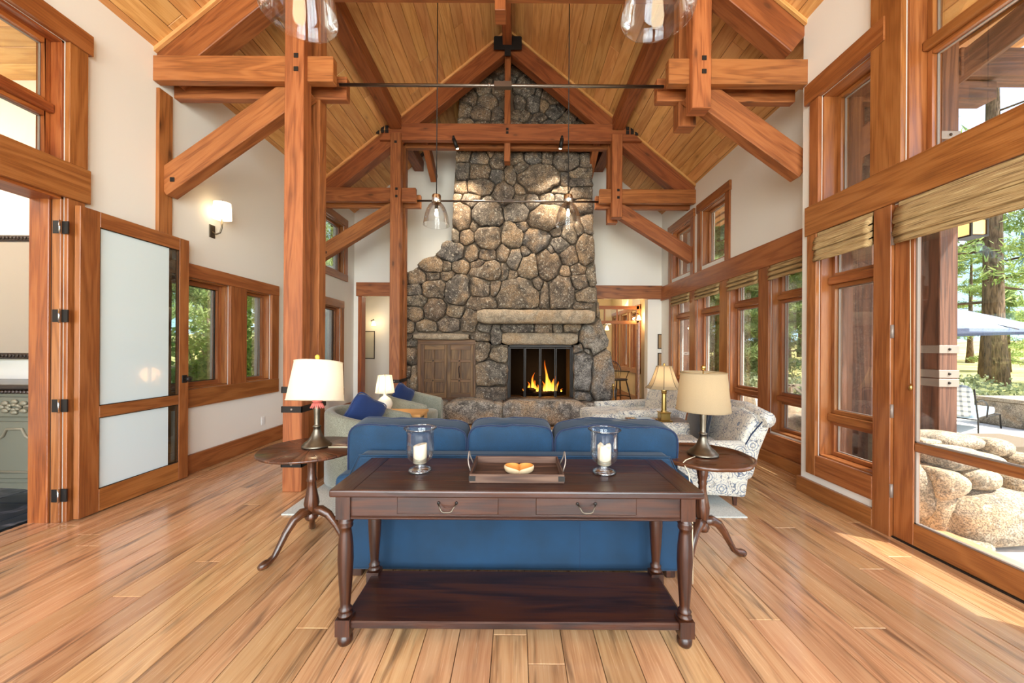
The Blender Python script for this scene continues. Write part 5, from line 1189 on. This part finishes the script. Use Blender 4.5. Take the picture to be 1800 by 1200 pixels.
# ------------------------------------------------------------ roman shades
def roman(X, y0, y1, ztop, drop, n, label, group='woven grass roman shades'):
    r = empty('roman_shade', (X-.05, (y0+y1)/2, ztop-drop), label, 'window shade', group)
    for k in range(n):
        # each fold hangs as a teardrop lobe
        z1 = ztop-.02-drop*(k)/n*.86; zb = z1-drop*.34; ou = .055+.010*(k % 2); pts = [(X-.012, z1), (X-ou, z1-.025), (X-ou-.016, zb+.02), (X-ou-.006, zb), (X-.03, zb+.012), (X-.010, zb+.05)]
        m = MB(); ny = 14; vs = []
        for j in range(ny+1):
            y = y0+(y1-y0)*j/ny; 
            for p in pts: w_ = noise.noise(Vector((y*3, p[1]*9, k)))*.010; vs.append((p[0]+w_, y, p[1]+w_*.8))
        q = len(pts); fs = [(j*q+i, j*q+(i+1) % q, (j+1)*q+(i+1) % q, (j+1)*q+i) for j in range(ny) for i in range(q)]+[tuple(range(q))[::-1], tuple(ny*q+i for i in range(q))]
        uv = []
        for f in fs: uv.append([(vs[i][1], vs[i][2]+vs[i][0]) for i in f])
        m.add(vs, fs, uv, True).build('fold', M['woven'], r)
    m = MB(); m.box((X-.03, y0, ztop-drop*.9), (X-.006, y1, ztop), 1).build('headrail', M['woven'], r); return r
for k, h in enumerate(RW): roman(XR+.005, h[0]+.02, h[1]-.02, 2.475, .20, 3, 'woven roman shade folded atop the %s window of the far right bay' % ['nearest', 'second', 'third', 'farthest'][k])
roman(XN+.0, 2.94, 3.48, 2.505, .26, 4, 'woven roman shade folded atop narrow window beside glass door')
sh = roman(XN+.0, 1.60, 2.74, 2.505, .28, 5, 'wide woven roman shade folded at the top of glass door')
c1 = P(1612, 600, 2.62); MB().tube([(XN-.03, 2.66, 2.25), (XN-.02, 2.66, 1.17)], .002, 5).build('pull_cord', M['cord'], sh); MB().lathe([(.001, -.03), (.008, -.028), (.011, -.005), (.006, .01), (.001, .012)], (XN-.02, 2.66, 1.15), 10).build('cord_pull', M['brass'], sh)
MB().lathe([(.018, 0), (.018, .004), (.012, .008)], (XN+.008, 2.665, 1.22), 14, tilt=Matrix.Rotation(-math.pi/2, 3, 'Y')).build('cord_cleat', M['plastic'], sh)
# ------------------------------------------------------------ outdoors
G = -.12
def terrain():
    m = MB(); n = 60; vs = []
    for i in range(n+1):
        for j in range(n+1):
            x = -150+300*i/n; y = -60+300*j/n; d = max(0, math.hypot(x, y-4)-14); z = G-.10+noise.noise(Vector((x*.06, y*.06, 0)))*.5*min(1, d/20)+d*d*.0003; vs.append((x, y, z))
    fs = [(i*(n+1)+j, (i+1)*(n+1)+j, (i+1)*(n+1)+j+1, i*(n+1)+j+1) for i in range(n) for j in range(n)]
    # leave the house footprint alone: the floor slab stands above it
    m.add(vs, fs, None, True).build('ground', M['meadow'], kind='structure')
terrain()
MB().box((XN+.36, -2.5, G-.05), (10.5, 13, G)).build('patio_slab', M['concrete'], kind='structure')
def hills():
    for s, x, y, r_ in ((1, 150, 110, 60), (1, 100, 170, 70), (-1, -150, 130, 60), (1, 190, 30, 55)):
        m = MB(); n = 28; vs = [(x+r_*1.3*i/n*math.cos(a), y+r_*1.3*i/n*math.sin(a), -2+38*(1-i/n)**1.2*(1+.3*noise.noise(Vector((math.cos(a)*2, math.sin(a)*2, i*.1+x))))) for i in range(n+1) for a in [2*math.pi*j/n for j in range(n)]]
        m.add(vs, [(i*n+j, (i+1)*n+j, (i+1)*n+(j+1) % n, i*n+(j+1) % n) for i in range(n) for j in range(n)], None, True).build('hill', M['hill'], kind='structure')
hills()
# porch timbers
def strap(x0, x1, y0, y1, z, p, h=.035):
    s = MB().box((x0-.008, y0-.008, z-h), (x1+.008, y1+.008, z+h)).build('steel_strap', M['strap'], p, bev=.002)
    MB().sq(((x0+x1)/2, y0-.010, z), (.013, .008, .013), 1, 1, 5, 8).build('bolt', M['iron'], s)
def porch_post(x, y, w_, zb, label, ss):
    r = empty('porch_post', (x, y, zb), label, 'post'); a, b = x-w_/2, x+w_/2
    MB().box((a, y, zb), (b, y+w_, 4.6), 2).build('timber', M['porch'], r, bev=.005)
    for z in ss: strap(a, b, y, y+w_, z, r)
    return r
porch_post(3.86, 3.3, .165, .655, 'porch post with three steel straps on stone pier seen through glass door', (1.42, 1.20, 1.12, 3.33, 3.02))
porch_post(3.92, 4.15, .24, .3, 'porch post seen through narrow window beside the glass door', (3.5, 3.2))
porch_post(3.95, 8.6, .24, G, 'porch post standing beyond the far right windows', (1.3,))
for z0, z1, y, x0, x1, lab in ((3.86, 4.12, 3.30, 3.96, 6.2, 'upper porch beam running out from strapped post'), (3.68, 3.84, 3.33, 3.96, 4.32, 'short lower porch beam stub beside strapped post')):
    if lab.endswith('house'): MB().box((x0+1.3, -1, z0-.1), (x1+1.3, 9, z1-.1), 1).build('porch_beam', M['porch'], bev=.006, label=lab, cat='beam')
    else: MB().box((x0, y, z0), (x1, y+.15, z1), 0).build('porch_beam', M['porch'], bev=.006, label=lab, cat='beam')
MB().bar((3.75, 3.50, 3.72), (4.9, 2.9, 4.75), .14, .22).build('porch_brace', M['porch'], bev=.006, label='diagonal porch brace rising from strapped post', cat='beam')
pr_ = empty('porch_roof', (4.3, 4, 4.6), kind='structure', label=None)
for i in range(9): MB().box((3.3+i*.222, -1.5, 4.72-i*.02), (3.3+i*.215+.21, 9.5, 4.76-i*.02), 1).build('roof_board', M['porchwood'], pr_, bev=.003)
MB().box((3.3, -1.6, 4.78), (5.30, 9.6, 4.86)).build('roof_deck', M['porch'], pr_)
# lantern on the post
v = P(1704, 400, 3.6); r = empty('porch_lantern', v, 'amber glass box lantern hanging at porch post outside glass door', 'lantern')
MB().box((v.x-.07, 3.53, v.z-.08), (v.x+.07, 3.67, v.z+.07)).build('glass', M['lantern'], r)
m = MB()
for sx in (-1, 1):
    for sy in (-1, 1): m.box((v.x+sx*.075-.008, 3.6+sy*.075-.008, v.z-.10), (v.x+sx*.075+.008, 3.6+sy*.075+.008, v.z+.08))
m.box((v.x-.085, 3.515, v.z-.105), (v.x+.085, 3.685, v.z-.09)).box((v.x-.085, 3.515, v.z+.05), (v.x+.085, 3.52, v.z+.06)).build('cage', M['iron'], r)
MB().prism([(v.x-.13, v.z+.09), (v.x+.13, v.z+.09), (v.x+.05, v.z+.15), (v.x-.05, v.z+.15)], 1, 3.47, 3.73).build('roof', M['iron'], r)
MB().tube([(v.x, 3.6, v.z+.14), (v.x, 3.6, v.z+.4), (v.x-.1, 3.5, v.z+.45)], .008, 6).build('hook', M['iron'], r)
# stone piers: boulders stacked
def boulder(c, s, seed, parent, mat='stoneo', name='boulder', rot=0):
    m = MB(); Rm = Matrix.Rotation(rot, 3, 'Z').to_4x4(); m.sq(c, s, .75, .7, 9, 14, Rm)
    cc = Vector(c)
    for i, v in enumerate(m.v):
        n = noise.noise_vector((v+Vector((seed, seed*.7, 0)))*2.2/max(s)*.3); m.v[i] = v+Vector(n)*min(s)*.35
    return m.build(name, M[mat], parent)
pier = empty('stone_pier', (4.1, 3.2, G), 'stone pier of rounded boulders carrying strapped porch post', 'pier')
B_ = [((1742, 905, 2.95), (.42, .20, .225)), ((1650, 845, 2.98), (.13, .15, .125)), ((1705, 838, 3.0), (.15, .15, .085)), ((1775, 850, 3.0), (.12, .15, .13)), ((1668, 800, 3.05), (.20, .17, .085)), ((1722, 808, 3.05), (.12, .15, .06)), ((1640, 900, 3.0), (.12, .14, .22)), ((1790, 812, 3.05), (.12, .15, .07)), ((1735, 785, 3.15), (.13, .16, .075)), ((1655, 772, 3.25), (.22, .2, .07)), ((1600, 860, 3.1), (.16, .2, .25)), ((1830, 880, 3.1), (.2, .2, .2)), ((1680, 955, 2.9), (.2, .14, .08))]
for k, (p, s) in enumerate(B_): v = P(*p); boulder(v, s, k*2.3, pier)
MB().box((3.45, 3.12, G), (4.75, 3.62, .60)).build('core', M['mortar'], pier); MB().box((3.42, 3.10, .60), (4.1, 3.65, .655), 0).build('cap_stone', M['stonep'], pier, bev=.02, seg=2)
p2 = empty('stone_pier', (3.92, 4.27, G), 'low boulder pier under the second porch post', 'pier')
for k, (dx, dy, z, s) in enumerate(((0, 0, .05, .3), (-.2, -.2, .0, .2), (.25, -.1, .02, .24), (0, -.25, .12, .2))): boulder((3.92+dx, 4.27+dy, z), (s, s*.9, s*.75), 50+k, p2)
for k, (px, py, Y, s) in enumerate(((1398, 745, 4.9, .22), (1386, 735, 5.3, .22), (1290, 705, 7.5, .35))):
    v = P(px, py, Y); bo = empty('landscape_boulder', (v.x, v.y, G), ['pale boulder low outside nearest far bay window', 'small boulder behind the pale one outside bay window', 'boulder outside the third window of far bay'][k], 'boulder'); boulder((v.x, v.y, v.z), (s, s*.8, s*.8), 70+k, bo)
# planter blocks and patio furniture
for k, (px, py, Y, w_, h_) in enumerate(((1790, 742, 7.4, .9, .42),)):
    v = P(px, py, Y); b_ = empty('fire_table', (v.x, v.y, G), 'low stone block fire table on the patio', 'fire table')
    MB().box((v.x-.22, v.y-.5, G), (v.x+1.4, v.y+.5, G+.50)).build('base', M['stoneo'], b_, bev=.02); MB().box((v.x-.26, v.y-.54, G+.50), (v.x+1.44, v.y+.54, G+.57)).build('slab_top', M['stonep'], b_, bev=.01)
def umbrella(px, py, Y, rad, label):
    v = P(px, py, Y); r = empty('patio_umbrella', (v.x, v.y, G), label, 'umbrella'); n = 8; z0 = v.z-.62*rad/1.7-.02
    MB().tube([(v.x, v.y, G), (v.x, v.y, v.z+.03)], .025, 8).build('pole', M['darkwood'], r); MB().lathe([(.28, 0), (.28, .06), (.05, .09)], (v.x, v.y, G), 16).build('base', M['iron'], r)
    vs = []; L = 6
    for i in range(L+1):
        t = i/L
        for j in range(n*4): q = 2*math.pi*j/(n*4); e = math.cos(math.pi/n)/math.cos((q+math.pi/n) % (2*math.pi/n)-math.pi/n); vs.append((v.x+rad*t*e*math.cos(q), v.y+rad*t*e*math.sin(q), v.z-(v.z-z0)*t**1.15))
    k = n*4; MB().add(vs, [(i*k+j, (i+1)*k+j, (i+1)*k+(j+1) % k, i*k+(j+1) % k) for i in range(L) for j in range(k)], None, False).build('canopy', M['canopy'], r)
    va = []
    for i in (0, 1):
        for j in range(n*4): q = 2*math.pi*j/(n*4); e = math.cos(math.pi/n)/math.cos((q+math.pi/n) % (2*math.pi/n)-math.pi/n); va.append((v.x+rad*e*math.cos(q), v.y+rad*e*math.sin(q), z0-i*.05))
    MB().add(va, [(j, (j+1) % k, k+(j+1) % k, k+j) for j in range(k)]).build('valance', M['canopy'], r)
    for j in range(n): q = 2*math.pi*j/n; MB().tube([(v.x, v.y, v.z-.06), (v.x+rad*math.cos(q)*.98, v.y+rad*math.sin(q)*.98, z0-.02)], .008, 5).build('rib', M['darkwood'], r)
umbrella(1592, 528, 7.3, 1.68, 'slate blue patio umbrella outside the glass door')
def plaid():
    g = NG('plaid_cushion'); v = g.tex('Object', (1, 1, 1), False); sp = g.n('SeparateXYZ'); g.l(v, sp.inputs[0]); f = None
    for i in (0, 2): s_ = g.math('GREATER_THAN', g.math('SINE', g.math('MULTIPLY', sp.outputs[i], 70)), .4); f = s_ if f is None else g.math('ADD', f, s_)
    c = g.mix(g.math('MULTIPLY', f, .4), S(206, 208, 204), S(70, 84, 100)); return g.set(Base_Color=c, Roughness=.9)
M['plaid'] = plaid()
def patio_chair(x, y, rz, label, lounge=True):
    r = empty('patio_armchair', (0, 0, 0), label, 'patio chair', 'cushioned patio chairs'); L = 1.5 if lounge else .6
    MB().sq((0, -L/2+.3, .36), (.29, L/2, .07), .3, .25, 8, 20).build('seat_cushion', M['outcush'], r); MB().sq((0, .36, .62), (.29, .08, .30), .4, .35, 10, 20, Matrix.Rotation(-.3, 4, 'X')).build('back_cushion', M['plaid'], r)
    for s in (-1, 1):
        MB().tube([(s*.31, .45, .85), (s*.32, .34, .50), (s*.33, .30, .30), (s*.33, .28, 0)], .012, 6).build('back_leg', M['iron'], r); MB().tube([(s*.33, .38, .62), (s*.35, .15, .64), (s*.35, -.10, .58), (s*.34, -.26, .50), (s*.32, -.3, .30), (s*.32, .30-L, .28), (s*.33, .28-L, 0)], .012, 6).build('arm_frame', M['iron'], r)
    MB().tube([(-.32, .28-L, .28), (.32, .28-L, .28)], .012, 6).build('front_rail', M['iron'], r); MB().tube([(-.32, .33, .3), (.32, .33, .3)], .012, 6).build('rear_rail', M['iron'], r)
    r.location = (x, y, G); r.rotation_euler = (0, 0, rz)
v = P(1712, 735, 7.0); patio_chair(v.x-.35, 7.0, math.radians(118), 'patio lounge chair with plaid back cushion right of strapped post')
v = P(1545, 720, 8.3); patio_chair(v.x, 8.3, math.radians(100), 'patio chair seen through narrow window beyond porch post', False)
v = P(1398, 690, 6.6); b_ = empty('patio_bench', (v.x, 6.6, G), 'white patio bench with crossed back outside far bay windows', 'bench')
for a, b in (((-.6, .12, .88), (.6, .12, .88)), ((-.6, .12, .48), (.6, .12, .48)), ((-.58, .12, .48), (-.02, .12, .88)), ((-.58, .12, .88), (-.02, .12, .48)), ((.02, .12, .48), (.58, .12, .88)), ((.02, .12, .88), (.58, .12, .48))): MB().bar(Vector(a)+Vector((v.x, 6.6, G)), Vector(b)+Vector((v.x, 6.6, G)), .03, .04).build('rail', M['stonep'], b_)
MB().box((v.x-.6, 6.25, G+.40), (v.x+.6, 6.75, G+.45)).build('seat', M['outcush'], b_, bev=.01)
for xx in (-.58, 0, .56):
    for yy in (6.27, 6.71): MB().box((v.x+xx, yy, G), (v.x+xx+.04, yy+.04, G+(.4 if yy < 6.5 else .9))).build('leg', M['stonep'], b_)
v = P(1544, 640, 9.5); gr = empty('gas_grill', (v.x, 9.5, G), 'black gas grill with steel lid on the patio', 'grill')
MB().box((v.x-.4, 9.3, G), (v.x+.4, 9.8, G+.85)).build('cabinet', M['dark'], gr, bev=.02); MB().sq((v.x, 9.55, G+1.0), (.4, .26, .25), .5, .4, 10, 20).build('lid', M['strap'], gr); MB().tube([(v.x-.3, 9.24, G+1.0), (v.x+.3, 9.24, G+1.0)], .015, 6).build('lid_handle', M['chrome'], gr)
# ------------------------------------------------------------ trees
def cluster(m, c, s, n, size, rr, spiky=True):
    for _ in range(n):
        d = Vector((rr.gauss(0, .5), rr.gauss(0, .5), rr.gauss(0, .35))); p = Vector(c)+Vector((d.x*s, d.y*s, d.z*s))
        a = Vector((rr.gauss(0, 1), rr.gauss(0, 1), rr.gauss(0, 1)+.3)).normalized(); b = a.cross(Vector((rr.random()-.5, rr.random()-.5, rr.random()-.5))).normalized()
        k = size*(.6+rr.random()*.8)
        if spiky: m.add([p-b*k*.11, p+b*k*.11, p+a*k], [(0, 1, 2)])
        else: m.add([p, p+(a+b)*k*.4, p+a*k*.9, p+(a-b)*k*.4], [(0, 1, 2, 3)])
def pine(h, rad, seed, first=.25, dens=1.0, size=.34):
    rr = random.Random(seed); r = empty('pine_tree', (0, 0, 0)); 
    tr_ = MB().tube([(math.sin(t*2.1+seed)*.05*h*.1, 0, t*h) for t in np.linspace(0, 1, 9)], [rad*1.45]+[rad*(1-t*.92) for t in np.linspace(.06, 1, 8)], 12).build('trunk', M['bark'], r)
    br = MB(); fo = MB(); nb = int(34*dens)
    for i in range(nb):
        t = first+(1-first)*(i+rr.random())/nb; z = t*h; L = (1.02-t)*h*.30*(.7+rr.random()*.6)+.5; q = rr.random()*6.28; d = Vector((math.cos(q), math.sin(q), 0)); up = .1-.35*(1-t)+rr.random()*.3
        pts = [Vector((0, 0, z))+d*L*s+Vector((0, 0, up*L*s-.12*L*s*s)) for s in (0, .35, .7, 1)]; br.tube(pts, [rad*.16*(1.1-t)+.012, .022, .014, .006], 5, cap=False)
        for s in (.35, .55, .72, .88, 1.0):
            p = pts[0].lerp(pts[3], s)+Vector((0, 0, .05)); w_ = L*.20*(1.2-s*.4); cluster(fo, p, .42*w_+.18, int(90*dens), size, rr)
            if s > .3:
                sd = Vector((-d.y, d.x, 0))
                for k in (-1, 1): cluster(fo, p+sd*k*w_, .40*w_+.15, int(44*dens), size, rr)
    br.build('branches', M['bark'], r, kind='stuff'); fo.build('foliage', M['needles'], r, kind='stuff'); return r
pa = pine(21, .29, 3, .16, 1.3, .24); pb = pine(14, .22, 8, .28, 1.0, .24); pc_ = pine(7, .12, 12, .12, .8, .20)
big = P(1746, 683, 13.3)
setp(pa, 'tall pine with thick bark trunk standing beyond patio umbrella', 'tree', 'pine trees around the house'); pa.location = (big.x, big.y, G-.15)
spots = []
rr = random.Random(21)
for k in range(54):
    s = 1 if k % 5 < 3 else -1; d = 18+rr.random()*46; a = math.radians(17+rr.random()*58); x, y = s*d*math.sin(a), d*math.cos(a)
    if s > 0 and (math.hypot(x-big.x, y-big.y) < 5 or (abs(x/y-big.x/big.y) < .10 and y < 14)): continue
    spots.append((x, y, rr.random()*6.28, .8+rr.random()*.45, rr.choice('bbca')))
spots += [(13.0, 19.5, 1, .9, 'b'), (9.2, 16, 2, .8, 'c'), (11.5, 24, 2, 1, 'a'), (-8.5, 9, 1, .8, 'c'), (-9.5, 12.5, 1, .9, 'b'), (-11, 17, 3, 1, 'b'), (7.2, 17, .5, .9, 'c')]
src = {'a': pa, 'b': pb, 'c': pc_}; used = {'a'}
for k, (x, y, q, s, t) in enumerate(spots):
    if t in used: o = copy_tree(src[t])
    else: o = src[t]; used.add(t)
    o.location = (x, y, G-.2+max(0, math.hypot(x, y-4)-14)**2*.0003); o.rotation_euler = (0, 0, q); o.scale = (s, s, s)
    side = 'right of the house' if x > 0 else 'left of the house'; far = 'distant' if math.hypot(x, y) > 32 else 'mid distance'
    setp(o, '%s %s pine in the woods %s' % (far, {'a': 'tall', 'b': 'slender', 'c': 'young'}[t], side), 'tree', '%s %s pines %s' % (far, {'a': 'tall', 'b': 'slender', 'c': 'young'}[t], side))
def shrub(x, y, s, n, mat, seed, label, grp, h=1.0, size=.09, name='shrub'):
    rr = random.Random(seed); r = empty(name, (x, y, G-.1), label, 'shrub', grp); m = MB(); st = MB()
    for i in range(14):
        q = rr.random()*6.28; l = .5+rr.random()*.5; e = Vector((x+math.cos(q)*s*.6*l, y+math.sin(q)*s*.6*l, G+h*l)); st.tube([(x, y, G-.1), Vector((x, y, G)).lerp(e, .5)+Vector((0, 0, .08)), e], [.014, .010, .004], 5, cap=False)
        for t in (.45, .7, .9, 1.0): cluster(m, Vector((x, y, G)).lerp(e, t)+Vector((0, 0, .05)), s*.42, n, size, rr, False)
    st.build('stems', M['bark'], r, kind='stuff'); m.build('foliage', M[mat], r, kind='stuff'); return r
for k, (x, y, s, h) in enumerate(((-4.7, 4.9, .55, 1.3), (-4.9, 5.9, .6, 1.9), (-5.3, 6.9, .7, 2.1), (-5.5, 8.2, .7, 1.6), (-6.2, 5.6, .7, 1.2), (-4.9, 9.6, .8, 1.8))): shrub(x, y, s, 34, 'leaves', 30+k, 'leafy green shrub outside the left windows, ' + ['lowest and nearest the folded glass door', 'second along from the folded glass door', 'tallest of the row', 'set back behind the tallest one', 'standing farthest out from the wall', 'beyond the far left window'][k], 'leafy shrubs outside the left windows', h, .085)
for k, (px, py, Y) in enumerate(((1700, 690, 10.5), (1735, 700, 9.6), (1780, 690, 10.0), (1790, 705, 9.2), (1690, 672, 12.5), (1330, 655, 12), (1400, 665, 11), (1545, 690, 11.5), (1300, 650, 14))): v = P(px, py, Y); shrub(v.x, v.y, .7, 30, 'sage', 60+k, 'low grey green sagebrush ' + ['between the lounge chair and tall pine trunk', 'in front of the tall pine trunk', 'above the stone fire table', 'closest behind the stone fire table', 'at the foot of the tall pine', 'seen through the second far bay window', 'seen through the nearest far bay window', 'seen past porch post in the narrow window', 'seen deepest through the third far bay window'][k], 'sagebrush beyond the patio', .45, .10)
